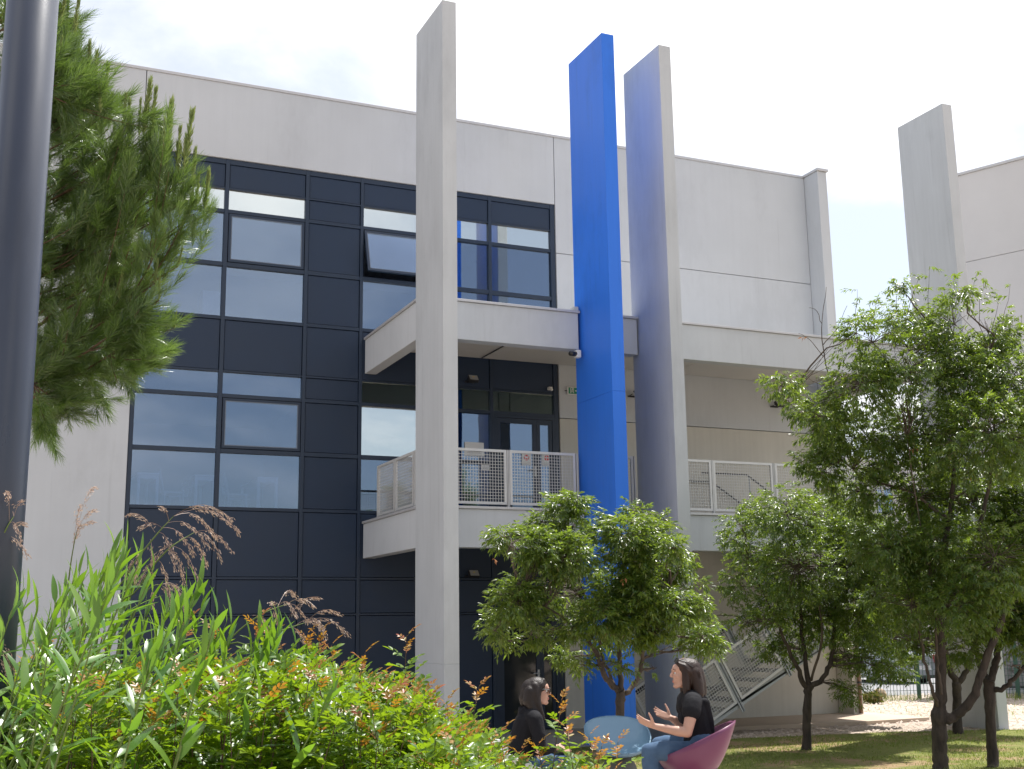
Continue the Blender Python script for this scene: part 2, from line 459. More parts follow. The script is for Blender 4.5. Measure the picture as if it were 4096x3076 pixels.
class MB:
    def __init__(self):
        self.v = []; self.f = []
    def quadv(self, *pts):
        i = len(self.v)
        self.v += [tuple(p) for p in pts]
        self.f.append(tuple(range(i, i + len(pts))))
        return self
    def box(self, x0, x1, y0, y1, z0, z1):
        i = len(self.v)
        self.v += [(x0, y0, z0), (x1, y0, z0), (x1, y1, z0), (x0, y1, z0), (x0, y0, z1), (x1, y0, z1), (x1, y1, z1), (x0, y1, z1)]
        for q in ((0, 3, 2, 1), (4, 5, 6, 7), (0, 1, 5, 4), (1, 2, 6, 5), (2, 3, 7, 6), (3, 0, 4, 7)):
            self.f.append(tuple(i + a for a in q))
        return self
    def obox(self, c, ax, ay, az):
        """box with centre c and half-axis vectors"""
        c, ax, ay, az = Vector(c), Vector(ax), Vector(ay), Vector(az)
        i = len(self.v)
        for s in ((-1, -1, -1), (1, -1, -1), (1, 1, -1), (-1, 1, -1), (-1, -1, 1), (1, -1, 1), (1, 1, 1), (-1, 1, 1)):
            self.v.append(tuple(c + ax * s[0] + ay * s[1] + az * s[2]))
        for q in ((0, 3, 2, 1), (4, 5, 6, 7), (0, 1, 5, 4), (1, 2, 6, 5), (2, 3, 7, 6), (3, 0, 4, 7)):
            self.f.append(tuple(i + a for a in q))
        return self
    def bar(self, p, q, w, d=None, upv=(0, 0, 1)):
        """square bar from p to q"""
        p, q = Vector(p), Vector(q)
        t = q - p
        l = t.length
        t.normalize()
        u = Vector(upv)
        s = t.cross(u)
        if s.length < 1e-4:
            s = t.cross(Vector((1, 0, 0)))
        s.normalize(); n = s.cross(t)
        return self.obox((p + q) / 2, t * (l / 2), s * (w / 2), n * ((d or w) / 2))
    def tube(self, pts, rad, n=8, cap=True):
        pts = [Vector(p) for p in pts]
        if isinstance(rad, (int, float)):
            rad = [rad] * len(pts)
        base = len(self.v)
        prev = None
        for k, p in enumerate(pts):
            t = (pts[min(k + 1, len(pts) - 1)] - pts[max(k - 1, 0)])
            if t.length < 1e-9: t = Vector((0, 0, 1))
            t.normalize()
            if prev is None:
                a = Vector((1, 0, 0)) if abs(t.x) < 0.8 else Vector((0, 1, 0))
                s = t.cross(a).normalized()
            else:
                s = (prev - t * prev.dot(t))
                s = s.normalized() if s.length > 1e-6 else t.orthogonal().normalized()
            prev = s
            w = t.cross(s)
            for j in range(n):
                a = 2 * math.pi * j / n
                self.v.append(tuple(p + (s * math.cos(a) + w * math.sin(a)) * rad[k]))
        for k in range(len(pts) - 1):
            for j in range(n):
                a = base + k * n + j; b_ = base + k * n + (j + 1) % n
                self.f.append((a, b_, b_ + n, a + n))
        if cap:
            self.f.append(tuple(base + j for j in range(n))[::-1])
            self.f.append(tuple(base + (len(pts) - 1) * n + j for j in range(n)))
        return self
    def ball(self, c, r, n=10, m=7):
        c = Vector(c)
        if isinstance(r, (int, float)): r = (r, r, r)
        i = len(self.v)
        for a in range(m + 1):
            th = math.pi * a / m
            for b_ in range(n):
                ph = 2 * math.pi * b_ / n
                self.v.append((c.x + r[0] * math.sin(th) * math.cos(ph), c.y + r[1] * math.sin(th) * math.sin(ph), c.z + r[2] * math.cos(th)))
        for a in range(m):
            for b_ in range(n):
                p = i + a * n + b_; q = i + a * n + (b_ + 1) % n
                self.f.append((p, p + n, q + n, q))
        return self
    def build(self, name, mat, parent=None, label=None, smooth=False, bevel=0.0, tf=None):
        me = bpy.data.meshes.new(name)
        off = rootloc(parent) if parent is not None else Vector((0, 0, 0))
        vv = self.v if tf is None else [tuple(tf(*p)) for p in self.v]
        me.from_pydata([(x - off.x, y - off.y, z - off.z) for x, y, z in vv], [], self.f)
        if bevel:
            bm = bmesh.new(); bm.from_mesh(me)
            bmesh.ops.remove_doubles(bm, verts=bm.verts, dist=1e-5)
            bmesh.ops.bevel(bm, geom=list(bm.edges), offset=bevel, segments=2, affect='EDGES', profile=0.5)
            bm.to_mesh(me); bm.free()
        if smooth:
            me.polygons.foreach_set('use_smooth', [True] * len(me.polygons))
        me.update()
        o = link_mesh(name, me, mat, parent)
        if label: o['label'] = label
        return o
def B(name, mat, parent, x0, x1, y0, y1, z0, z1, bevel=0.0, label=None):
    return MB().box(x0, x1, y0, y1, z0, z1).build(name, mat, parent, label, bevel=bevel)
def struct(o):
    o['kind'] = 'structure'
    return o
def wire_panel(p00, p10, p01, nu, nv, w):
    """crossed wires filling the parallelogram p00, p10, p01; wires are thin square rods"""
    p00, p10, p01 = Vector(p00), Vector(p10), Vector(p01)
    u = p10 - p00; v = p01 - p00
    n = u.cross(v).normalized()
    mb = MB()
    for i in range(1, nu):
        a = p00 + u * (i / nu)
        mb.obox(a + v / 2, v / 2, u.normalized() * w / 2, n * w / 2)
    for j in range(1, nv):
        a = p00 + v * (j / nv)
        mb.obox(a + u / 2 + n * w, u / 2, v.normalized() * w / 2, n * w / 2)
    return mb
def words(text, size, loc, mat, parent, name):
    """flat lettering facing the front"""
    cu = bpy.data.curves.new('tmp_text', 'FONT')
    cu.body = text; cu.size = size; cu.align_x = 'CENTER'; cu.align_y = 'CENTER'
    o = bpy.data.objects.new('tmp_text', cu); COL.objects.link(o)
    dg = bpy.context.evaluated_depsgraph_get(); dg.update()
    me = bpy.data.meshes.new_from_object(o.evaluated_get(dg))
    bpy.data.objects.remove(o)
    me.name = name
    me.transform(Matrix.Translation(Vector(loc) - rootloc(parent)) @ Matrix.Rotation(math.pi / 2, 4, 'X'))
    me.materials.clear()
    return link_mesh(name, me, mat, parent)
def gz(x, y):
    d = 0.405 * x + 0.914 * y
    t = min(1, max(0, (d - 12.5) / 2.8))
    t = t * t * (3 - 2 * t)
    return 0.47 * (1 - t)

# ------------------------------------------------------------------ ground
def grid_sheet(name, mat, x0, x1, y0, y1, step, zoff=0.0, noise_amp=0.0):
    nx = int((x1 - x0) / step) + 1; ny = int((y1 - y0) / step) + 1
    V = []; F = []
    for j in range(ny + 1):
        for i in range(nx + 1):
            x = x0 + (x1 - x0) * i / nx; y = y0 + (y1 - y0) * j / ny
            z = gz(x, y) + zoff
            if noise_amp:
                z += noise_amp * noise.noise((x * 0.7, y * 0.7, 1.3)) + noise_amp * 0.5 * noise.noise((x * 2.1, y * 2.1, 7.3))
            V.append((x, y, z))
    for j in range(ny):
        for i in range(nx):
            a = j * (nx + 1) + i
            F.append((a, a + 1, a + nx + 2, a + nx + 1))
    me = mesh_np(name, V, F)
    me.polygons.foreach_set('use_smooth', [True] * len(me.polygons))
    return struct(link_mesh(name, me, mat))
def ground():
    # one sheet to the horizon: fine in the middle, coarse rings outside
    xs = [-900, -400, -150, -60] + [-30 + i for i in range(0, 91)] + [80, 150, 400, 900]
    ys = [-900, -400, -150, -50] + [-20 + i * 0.5 for i in range(0, 121)] + [50, 70, 110, 200, 500, 900]
    V = [(x, y, gz(x, y) - 0.012) for y in ys for x in xs]
    n = len(xs)
    F = [(j * n + i, j * n + i + 1, (j + 1) * n + i + 1, (j + 1) * n + i) for j in range(len(ys) - 1) for i in range(n - 1)]
    me = mesh_np('ground', V, F)
    me.polygons.foreach_set('use_smooth', [True] * len(me.polygons))
    struct(link_mesh('ground', me, 'ground'))
ground()
def lawn():
    xs = np.arange(7.5, 24.01, 0.3); rows = []
    def y1(x):      # far edge of the lawn
        return 18.55 - 0.10 * (x - 13) - 0.28 * max(0, x - 15.5) + 0.12 * noise.noise((x * 1.7, 0, 0))
    V = []; F = []
    ny = 26
    for x in xs:
        a = 12.4; b = y1(x)
        for j in range(ny + 1):
            y = a + (b - a) * j / ny
            V.append((x, y, gz(x, y) + 0.004))
    for i in range(len(xs) - 1):
        for j in range(ny):
            a = i * (ny + 1) + j
            F.append((a, a + ny + 1, a + ny + 2, a + 1))
    me = mesh_np('lawn', V, F)
    me.polygons.foreach_set('use_smooth', [True] * len(me.polygons))
    struct(link_mesh('lawn', me, 'lawn'))
    # blades of grass, thin over the bare patches
    rs = np.random.RandomState(5)
    n = 46000
    X = rs.uniform(8.5, 21, n); Y = rs.uniform(12.9, 18.6, n)
    keep = []
    for k in range(n):
        x, y = X[k], Y[k]
        if y > y1(x) - 0.02: continue
        f = noise.noise((x * 0.8, y * 0.8, 2.0)) + 0.35 * noise.noise((x * 3, y * 3, 5.0))
        if f > 0.16 and rs.rand() > 0.12: continue
        keep.append(k)
    X = X[keep]; Y = Y[keep]; n = len(X)
    Z = np.array([gz(x, y) for x, y in zip(X, Y)])
    P = np.stack([X, Y, Z], 1)
    a = rs.uniform(0, 6.283, n); h = rs.uniform(0.015, 0.05, n); w = rs.uniform(0.004, 0.009, n)
    side = np.stack([np.cos(a), np.sin(a), 0 * a], 1) * w[:, None]
    lean = np.stack([rs.normal(0, .02, n), rs.normal(0, .02, n), h], 1)
    V = np.concatenate([P - side, P + side, P + lean], 1).reshape(-1, 3)
    F = np.arange(3 * n).reshape(-1, 3)
    o = link_mesh('lawn_grass', mesh_np('lawn_grass', V, F), 'grass')
    tag(o, 'short worn green grass between bare earth patches', 'grass', kind='stuff')
lawn()
def pebbles():
    rs = np.random.RandomState(9)
    n = 7000
    X = rs.uniform(11.5, 26, n); Y = rs.uniform(17.6, 27.2, n)
    ok = ~((X < 18.0) & (Y > 19.9)) & (Y > 18.6 - 0.25 * np.maximum(0, X - 15))
    X = X[ok]; Y = Y[ok]; n = len(X)
    s = rs.uniform(0.012, 0.045, n)
    base = np.array([(1, 0, 0), (-1, 0, 0), (0, 1, 0), (0, -1, 0), (0, 0, .7), (0, 0, -.7)], float)
    f = np.array([(0, 2, 4), (2, 1, 4), (1, 3, 4), (3, 0, 4)])
    an = rs.uniform(0, 6.28, n)
    c, sn = np.cos(an), np.sin(an)
    V = np.empty((n, 6, 3))
    jit = rs.uniform(0.6, 1.3, (n, 6, 1))
    bb = base[None] * jit * s[:, None, None]
    V[:, :, 0] = bb[:, :, 0] * c[:, None] - bb[:, :, 1] * sn[:, None] + X[:, None]
    V[:, :, 1] = bb[:, :, 0] * sn[:, None] + bb[:, :, 1] * c[:, None] + Y[:, None]
    V[:, :, 2] = bb[:, :, 2] + s[:, None] * 0.2
    F = (f[None] + (np.arange(n) * 6)[:, None, None]).reshape(-1, 3)
    o = link_mesh('gravel', mesh_np('gravel', V.reshape(-1, 3), F), pbr('gravel_stone', (0.46, 0.38, 0.32), 0.9, 0.25, 12))
    tag(o, 'pale pinkish gravel beside the building', 'gravel', kind='stuff')
pebbles()
struct(MB().box(-14, 12.4, 18.75, 22.3, -0.2, 0.02).build('pavement', 'pave'))
# concrete apron along the foot of the right-hand wall (front edge runs slightly skew)
ap = MB()
pts = [(12.42, 20.35), (16.4, 19.85), (18.1, 19.95), (18.1, 22.4), (12.42, 22.4)]
ap.v = [(x, y, -0.1) for x, y in pts] + [(x, y, 0.06) for x, y in pts]
ap.f = [(0, 1, 6, 5), (1, 2, 7, 6), (2, 3, 8, 7), (3, 4, 9, 8), (4, 0, 5, 9), (5, 6, 7, 8, 9)]
struct(ap.build('concrete_path', 'apron'))
# road behind the fence, verge kerb on the far side
rd = MB()
rd.v = [(-30, 35.5, 0.0), (21.5, 28.3, 0.0), (24.5, 26.85, 0.0), (60, 14, 0.0), (60, 24, 0.0), (33, 35.2, 0.0), (29.8, 37.5, 0.0), (-30, 47, 0.0)]
rd.f = [(0, 1, 6, 7), (1, 2, 5, 6), (2, 3, 4, 5)]
struct(rd.build('road', 'road'))
kb = MB()
for p, q in (((-30, 47.15, 0.06), (29.9, 37.65, 0.06)), ((29.9, 37.65, 0.06), (33.1, 35.35, 0.06)), ((33.1, 35.35, 0.06), (60, 24.2, 0.06))):
    kb.bar(p, q, 0.22, 0.16)
struct(kb.build('kerb', 'pave'))
# ------------------------------------------------------------------ main building
FY = 22.0
bld = thing('office_building', (10.0, 22.0, 0.0), 'pale rendered office block with a dark glazed bay, balcony and canopy', 'building')
def wall(x0, x1, z0, z1, mat='concrete', y=FY):
    B('wall_panel', mat, bld, x0, x1, y, y + 0.16, z0, z1, bevel=0.008)
ROOF = 12.40
for x0, x1 in ((-14.0, -8.8), (-8.785, -3.3), (-3.285, 2.298)):
    wall(x0, x1, -0.3, ROOF)
wall(2.312, 10.812, 10.87, ROOF)
wall(10.826, 17.45, 9.79, ROOF)
wall(10.826, 17.45, 6.225, 9.776)
wall(10.826, 17.45, 2.19, 6.211, 'warmlit')
wall(10.826, 17.45, -0.3, 2.176, 'warmlit')
B('backing_wall', 'joint', bld, -14.0, 2.29, FY + 0.17, FY + 0.4, -0.3, ROOF - 0.02)
B('backing_wall', 'joint', bld, 10.83, 17.6, FY + 0.17, FY + 0.4, -0.3, ROOF - 0.02)
B('backing_wall', 'joint', bld, 2.29, 10.83, FY + 0.17, FY + 0.4, 11.0, ROOF - 0.02)
# projecting fin that closes the right end
B('corner_fin', 'concrete', bld, 17.46, 17.72, 21.5, 22.6, 2.3, ROOF + 0.02, bevel=0.012)
B('corner_fin', 'warmlit', bld, 17.46, 17.72, 21.5, 22.6, -0.2, 2.29, bevel=0.012)
B('side_wall', 'concrete', bld, 17.5, 17.7, 22.61, 40.0, -0.3, ROOF)
B('coping', 'coping', bld, -14.1, 17.43, FY - 0.018, FY + 0.45, ROOF, ROOF + 0.06, bevel=0.006)
B('coping', 'coping', bld, 17.435, 17.755, 21.46, 22.62, ROOF + 0.022, ROOF + 0.085, bevel=0.006)
B('roof', 'soffit', bld, -14.0, 17.5, FY + 0.4, 40.0, ROOF - 0.5, ROOF - 0.35)
# interior behind the glazing
for z in (4.02, 7.62):
    B('floor_slab', 'infloor', bld, 2.3, 10.8, FY + 0.16, 29.9, z - 0.3, z)
for z in (6.98, 10.9):
    B('room_ceiling', 'inwall', bld, 2.3, 10.8, FY + 0.16, 29.9, z, z + 0.08)
B('room_wall', 'inwall', bld, 2.3, 10.8, 29.9, 30.05, 0, 11.0)
B('room_wall', 'inwall', bld, 2.15, 2.29, FY + 0.41, 29.9, 0, 11.0)
B('room_wall', 'inwall', bld, 10.84, 10.98, FY + 0.41, 29.9, 0, 11.0)
B('room_wall', 'inwall', bld, 6.4, 6.52, FY + 0.2, 29.88, 4.03, 6.97)

# curtain wall: mullions, transoms, cladding panels, panes
FR0, FR1 = FY + 0.02, FY + 0.14
MULL = [(2.305, 2.38), (3.845, 3.922), (5.405, 5.478), (6.520, 6.585), (7.915, 7.985), (9.275, 9.345)]
for a, b in MULL:
    B('mullion', 'frame', bld, a, b, FR0, FR1, 0.0, 10.86, bevel=0.004)
B('mullion', 'frame', bld, 10.705, 10.806, FR0, FR1, 0.0, 10.86, bevel=0.004)
COLS = [(2.38, 3.845), (3.922, 5.405), (5.478, 6.520), (6.585, 7.915), (7.985, 9.275), (9.345, 10.705)]
ROWS = [(10.765, 10.86), (10.262, 10.295), (9.79, 9.86), (8.735, 8.815), (7.70, 7.765), (6.70, 6.735), (6.222, 6.292), (5.19, 5.268), (4.145, 4.205), (2.905, 2.945), (2.25, 2.285), (0.02, 0.10)]
for ci, (x0, x1) in enumerate(COLS):
    for z0, z1 in ROWS:
        if ci == 5 and z1 < 6.0 and z0 > 3.9:
            continue
        if ci == 5 and z0 < 2.0:
            continue
        B('transom', 'frame', bld, x0, x1, FR0 + 0.008, FR1, z0, z1, bevel=0.003)
def panel(x0, x1, z0, z1):
    B('cladding_panel', 'clad', bld, x0 + 0.008, x1 - 0.008, FY + 0.045, FY + 0.10, z0 + 0.008, z1 - 0.008, bevel=0.006)
def pane(x0, x1, z0, z1, g='g_dark', parent=None, y=FY + 0.075):
    return B('window_pane', g, parent or bld, x0, x1, y, y + 0.012, z0, z1)
def sash(x0, x1, z0, z1, tilt=0.0, label=None):
    """opening light: metal frame with its own pane, hung at the top"""
    H = z1 - z0
    c, s = math.cos(tilt), math.sin(tilt)
    def tf(x, y, z):        # y, z measured from the top hinge line
        return (x, FY + 0.02 + y * c + z * s, z1 + z * c - y * s)
    fw_ = 0.045
    mb = MB()
    mb.box(x0, x1, 0, 0.05, -fw_, 0).box(x0, x1, 0, 0.05, -H, -H + fw_)
    mb.box(x0, x0 + fw_, 0.001, 0.049, -H + fw_, -fw_).box(x1 - fw_, x1, 0.001, 0.049, -H + fw_, -fw_)
    f = mb.build('window', 'frame', bld, label, tf=tf)
    m2 = MB()
    e = fw_
    t = 0.018
    m2.box(x0 + e, x1 - e, 0.006, 0.02, -e - t, -e).box(x0 + e, x1 - e, 0.006, 0.02, -H + e, -H + e + t)
    m2.box(x0 + e, x0 + e + t, 0.007, 0.019, -H + e + t, -e - t).box(x1 - e - t, x1 - e, 0.007, 0.019, -H + e + t, -e - t)
    m2.build('glazing_bead', 'frame2', f, tf=tf)
    MB().box(x0 + e + t, x1 - e - t, 0.012, 0.022, -H + e + t, -e - t).build('pane', 'g_dark', f, tf=tf)
bands = [(10.295, 10.765, 'p'), (9.86, 10.262, 'n'), (8.815, 9.79, 'm'), (7.765, 8.735, 'l'), (6.735, 7.70, 'p'), (6.292, 6.70, 'n2'), (5.268, 6.222, 'm'), (4.205, 5.19, 'l'), (2.945, 4.145, 'p'), (2.285, 2.905, 'p'), (0.10, 2.25, 'p')]
for ci, (x0, x1) in enumerate(COLS):
    for z0, z1, k in bands:
        low = z1 < 6.75
        if ci == 5 and z1 < 6.25 and z0 > 4.1: continue       # balcony doors
        if ci == 5 and z0 < 0.2: continue                      # ground-floor doors
        if ci == 2 or k == 'p':
            if k == 'p' and z0 > 6.7 and z1 < 7.8 and ci >= 3:
                panel(x0, x1, z0, z1)
            else:
                panel(x0, x1, z0, z1)
        elif k == 'n':
            pane(x0, x1, z0, z1, 'g_light')
        elif k == 'n2':
            pane(x0, x1, z0, z1, 'g_dark' if ci < 2 else 'g_green')
        elif k == 'm' and ci == 1:
            sash(x0 + 0.015, x1 - 0.015, z0 + 0.012, z1 - 0.012)
        elif k == 'm' and ci == 3 and not low:
            sash(x0 + 0.015, x1 - 0.015, z0 + 0.012, z1 - 0.012, math.radians(17.5), 'top-hung window tilted open')
        elif k == 'm' and ci == 3 and low:
            pane(x0, x1, z0, z1, 'g_light')
        else:
            pane(x0, x1, z0, z1)
# balcony double door
B('door_frame', 'frame', bld, 9.346, 9.40, FR0, FR1, 4.03, 6.22)
B('door_frame', 'frame', bld, 10.66, 10.704, FR0, FR1, 4.03, 6.22)
B('door_frame', 'frame', bld, 9.40, 10.66, FR0, FR1, 6.165, 6.22)
def door(x0, x1, z0, z1, st, y=FY + 0.035, mat='frame', glass='g_dark', handle=None):
    mb = MB()
    mb.box(x0, x0 + st, y, y + 0.06, z0, z1).box(x1 - st, x1, y, y + 0.06, z0, z1)
    mb.box(x0 + st, x1 - st, y + .001, y + 0.059, z1 - 0.10, z1).box(x0 + st, x1 - st, y + .001, y + 0.059, z0, z0 + 0.16)
    d = mb.build('door', mat, bld)
    B('door_pane', glass, d, x0 + st, x1 - st, y + 0.025, y + 0.04, z0 + 0.16, z1 - 0.10)
    if handle:
        h = MB().box(handle - 0.022, handle + 0.022, y - 0.008, y, z0 + 0.93, z0 + 1.13)
        h.tube([(handle, y - 0.008, z0 + 1.06), (handle, y - 0.055, z0 + 1.06), (handle - 0.13, y - 0.055, z0 + 1.06)], 0.011, 8)
        h.build('handle', 'coping', d)
    return d
door(9.405, 10.305, 4.06, 6.16, 0.085, handle=10.262)
door(10.31, 10.655, 4.06, 6.16, 0.07)
# ground-floor double door in the shade under the balcony
B('door_frame', 'frame', bld, 9.346, 9.42, FR0, FR1, 0.02, 2.25)
B('door_frame', 'frame', bld, 10.63, 10.704, FR0, FR1, 0.02, 2.25)
door(9.425, 10.30, 0.04, 2.24, 0.09, glass='carglass', handle=10.25)
door(10.305, 10.625, 0.04, 2.24, 0.07, glass='carglass')

# canopy over the balcony
CB, CT = 6.85, 7.52
xR = 17.44
def beam(name, x0, x1, y0, y1, z0, z1, mat='concrete'):
    B(name, mat, bld, x0, x1, y0, y1, z0, z1, bevel=0.008)
beam('canopy_beam', 6.63, 6.86, 18.95, 21.99, CB, CT)
beam('canopy_beam', 6.87, 9.61, 18.70, 18.93, CB, CT)
beam('canopy_beam', 9.93, 10.82, 18.70, 18.93, CB, CT)
beam('canopy_beam', 11.13, xR, 18.70, 18.93, CB, CT)
beam('canopy_beam', xR - 0.24, xR, 18.94, 21.49, CB, CT)
for x0, x1 in ((6.87, 9.09), (9.105, 11.26), (11.275, 13.44), (13.455, 15.64), (15.655, xR - 0.25)):
    B('ceiling_panel', 'soffit', bld, x0, x1, 18.945, 21.985, 7.35, 7.44)
B('canopy_roof', 'soffit', bld, 6.865, xR - 0.245, 18.94, 21.99, 7.446, 7.50)
for x0, x1, y0, y1 in ((6.60, 6.89, 18.955, 21.99), (6.86, 9.635, 18.665, 18.95), (9.925, 10.835, 18.665, 18.95), (11.12, xR + 0.03, 18.665, 18.95), (xR - 0.27, xR + 0.03, 18.955, 21.48)):
    B('coping', 'coping', bld, x0, x1, y0, y1, CT + 0.002, CT + 0.045, bevel=0.004)
# small upstand where the canopy edge turns back at the blue pillar
B('canopy_upstand', 'concrete', bld, 9.55, 9.63, 18.72, 18.90, CT + 0.046, CT + 0.13)

# balcony slab
SB, ST = 3.30, 3.945
beam('balcony_beam', 6.63, 6.86, 18.95, 21.99, SB, ST)
beam('balcony_beam', 6.87, 9.63, 18.70, 18.93, SB, ST)
beam('balcony_beam', 9.93, 10.82, 18.70, 18.93, SB, ST)
beam('balcony_beam', 11.13, 16.4, 18.70, 18.93, SB, ST)
B('balcony_floor', 'soffit', bld, 6.87, 14.34, 18.94, 21.985, 3.62, 3.96)
B('balcony_floor', 'soffit', bld, 14.35, 16.4, 18.94, 20.45, 3.62, 3.96)
for x0, x1, y0, y1 in ((6.60, 6.89, 18.955, 21.99), (6.86, 9.65, 18.665, 18.95), (9.925, 10.835, 18.665, 18.95), (11.12, 16.43, 18.665, 18.95)):
    B('coping', 'coping', bld, x0, x1, y0, y1, ST + 0.002, ST + 0.045, bevel=0.004)
# rainwater pipe on the fin
pp = MB().tube([(17.60, 21.44, 0.08), (17.60, 21.44, 3.4)], 0.04, 10)
pp.build('drainpipe', 'pipe', bld, smooth=True)
for z in (0.7, 2.2):
    MB().tube([(17.60, 21.44, z), (17.60, 21.44, z + 0.04)], 0.05, 10).build('pipe_bracket', 'darksteel', bld)
# conduit along the ceiling
MB().tube([(9.05, 18.96, 7.335), (9.05, 21.9, 7.335)], 0.014, 6).build('conduit', 'darksteel', bld)

# ------------------------------------------------------------------ free-standing fins
def fin(name, x, mat, label, cuts, cat='pillar'):
    t = thing(name, (x + 0.125, 18.27, 0), label, cat)
    for a, b in zip(cuts[:-1], cuts[1:]):
        B('shaft', mat, t, x, x + 0.25, 17.6, 18.94, a, b - 0.0008, bevel=0.006)
    return t
fin('concrete_pillar', 6.605, 'pillar', 'tall pale concrete fin pillar at the left corner of the balcony', (-0.3, 1.45, 12.49))
fin('blue_pillar', 9.665, 'bluepaint', 'tall fin pillar painted bright blue', (-0.3, 5.9, 12.49))
fin('concrete_pillar', 10.855, 'pillar', 'tall pale concrete fin pillar just right of the blue one', (-0.3, 12.49))
fin('concrete_pillar', 17.62, 'pillar', 'tall grey concrete fin pillar apart on the right behind the trees', (-0.3, 12.49))

# ------------------------------------------------------------------ railings
def rail_panel(parent, p, q, z0, z1, perp=None, bars=0.045):
    """framed mesh panel from p to q (xy points)"""
    p = Vector((*p, 0)); q = Vector((*q, 0))
    t = (q - p); l = t.length; t.normalize()
    n = Vector((-t.y, t.x, 0))
    mb = MB()
    zc = (z0 + z1) / 2
    mb.obox((p + q) / 2 + Vector((0, 0, z1 - bars / 2)), t * l / 2, n * 0.02, Vector((0, 0, bars / 2)))
    mb.obox((p + q) / 2 + Vector((0, 0, z0 + bars / 2)), t * l / 2, n * 0.02, Vector((0, 0, bars / 2)))
    for a in (p + t * bars / 2, q - t * bars / 2):
        mb.obox(a + Vector((0, 0, zc)), t * bars / 2, n * 0.0195, Vector((0, 0, (z1 - z0) / 2 - bars)))
    f = mb.build('railing_panel', 'rail', parent)
    a = p + t * bars + Vector((0, 0, z0 + bars)); b = q - t * bars + Vector((0, 0, z0 + bars))
    c = p + t * bars + Vector((0, 0, z1 - bars))
    nu = max(3, round((l - 2 * bars) / 0.052)); nv = max(3, round((z1 - z0 - 2 * bars) / 0.052))
    wire_panel(a, b, c, nu, nv, 0.0075).build('wire_mesh', 'rail', f)
    return f
def rail_post(parent, x, y, z0, z1, w=0.03, d=0.05):
    B('post', 'rail', parent, x - w / 2, x + w / 2, y - d / 2, y + d / 2, z0, z1)
RT, RB, RF = 4.985, 4.04, 3.99
ry = 18.82
t = thing('balcony_railing', (8.2, ry, RF), 'front balcony railing of wire mesh panels between concrete and blue pillars', 'railing', 'mesh railings of the balcony')
rail_panel(t, (6.88, ry), (8.21, ry), RB, RT); rail_panel(t, (8.272, ry), (9.535, ry), RB, RT)
for x in (8.228, 8.254, 9.565): rail_post(t, x, ry, RF, RT, 0.016)
MB().box(9.555, 9.60, ry - 0.02, ry + 0.02, RF, RF + 0.02).build('foot_plate', 'rail', t)
t = thing('balcony_railing', (10.4, ry, RF), 'short strip of mesh railing in the gap between blue and concrete pillars', 'railing', 'mesh railings of the balcony')
rail_panel(t, (9.96, ry), (10.70, ry), RB, RT)
for x in (10.725, 9.94): rail_post(t, x, ry, RF, RT, 0.02)
t = thing('balcony_railing', (12.8, ry, RF), 'mesh balcony railing right of the pale pillar above the stairs', 'railing', 'mesh railings of the balcony')
rail_panel(t, (11.14, ry), (12.355, ry), RB, RT); rail_panel(t, (12.40, ry), (13.73, ry), RB, RT); rail_panel(t, (13.79, ry), (15.05, ry), RB, RT); rail_panel(t, (15.11, ry), (16.37, ry), RB, RT)
for x in (12.37, 12.386, 13.745, 13.772, 15.066, 15.094): rail_post(t, x, ry, RF, RT, 0.013)
sx = 6.75
t = thing('balcony_railing', (sx, 20.4, RF), 'side railing of the balcony seen in foreshortening by the dark cladding', 'railing', 'mesh railings of the balcony')
for a, b in ((21.42, 20.46), (20.40, 19.42), (19.36, 18.97)):
    rail_panel(t, (sx, a), (sx, b), RB, RT)
for y in (21.45, 20.43, 19.39): rail_post(t, sx, y, RF, RT, 0.05, 0.016)

# ------------------------------------------------------------------ outside stair
st = thing('outside_staircase', (13.6, 19.8, 0), 'grey outside stair with mesh balustrade rising to the right', 'staircase')
SL = 0.555
def sz(x):      # nosing line of the lower flight
    return 0.18 + (x - 12.28) * SL
x0, x1 = 11.75, 16.15
for y in (19.2, 20.42):
    mb = MB()
    a = [(x0, sz(x0) - 0.23), (x1, sz(x1) - 0.23), (x1, sz(x1) + 0.06), (x0, sz(x0) + 0.06)]
    a[0] = (12.08, 0.02); a = [(11.75, 0.02)] + a
    a[4] = (11.75, sz(11.75) + 0.06)
    mb.v = [(x, y, z) for x, z in a] + [(x, y + 0.02, z) for x, z in a]
    n = len(a)
    mb.f = [tuple(range(n)), tuple(range(n, 2 * n))[::-1]] + [(i, (i + 1) % n, (i + 1) % n + n, i + n) for i in range(n)]
    mb.build('stringer', 'steel', st)
for i in range(14):
    xx = 11.85 + 0.303 * i; z = 0.10 + 0.168 * i
    B('tread', 'tread', st, xx, xx + 0.32, 19.225, 20.415, z - 0.01, z + 0.05)
B('landing', 'tread', st, 16.16, 17.3, 19.2, 21.95, 2.24, 2.36)
un = Vector((1, 0, SL)).normalized(); pn = Vector((-SL, 0, 1)).normalized()
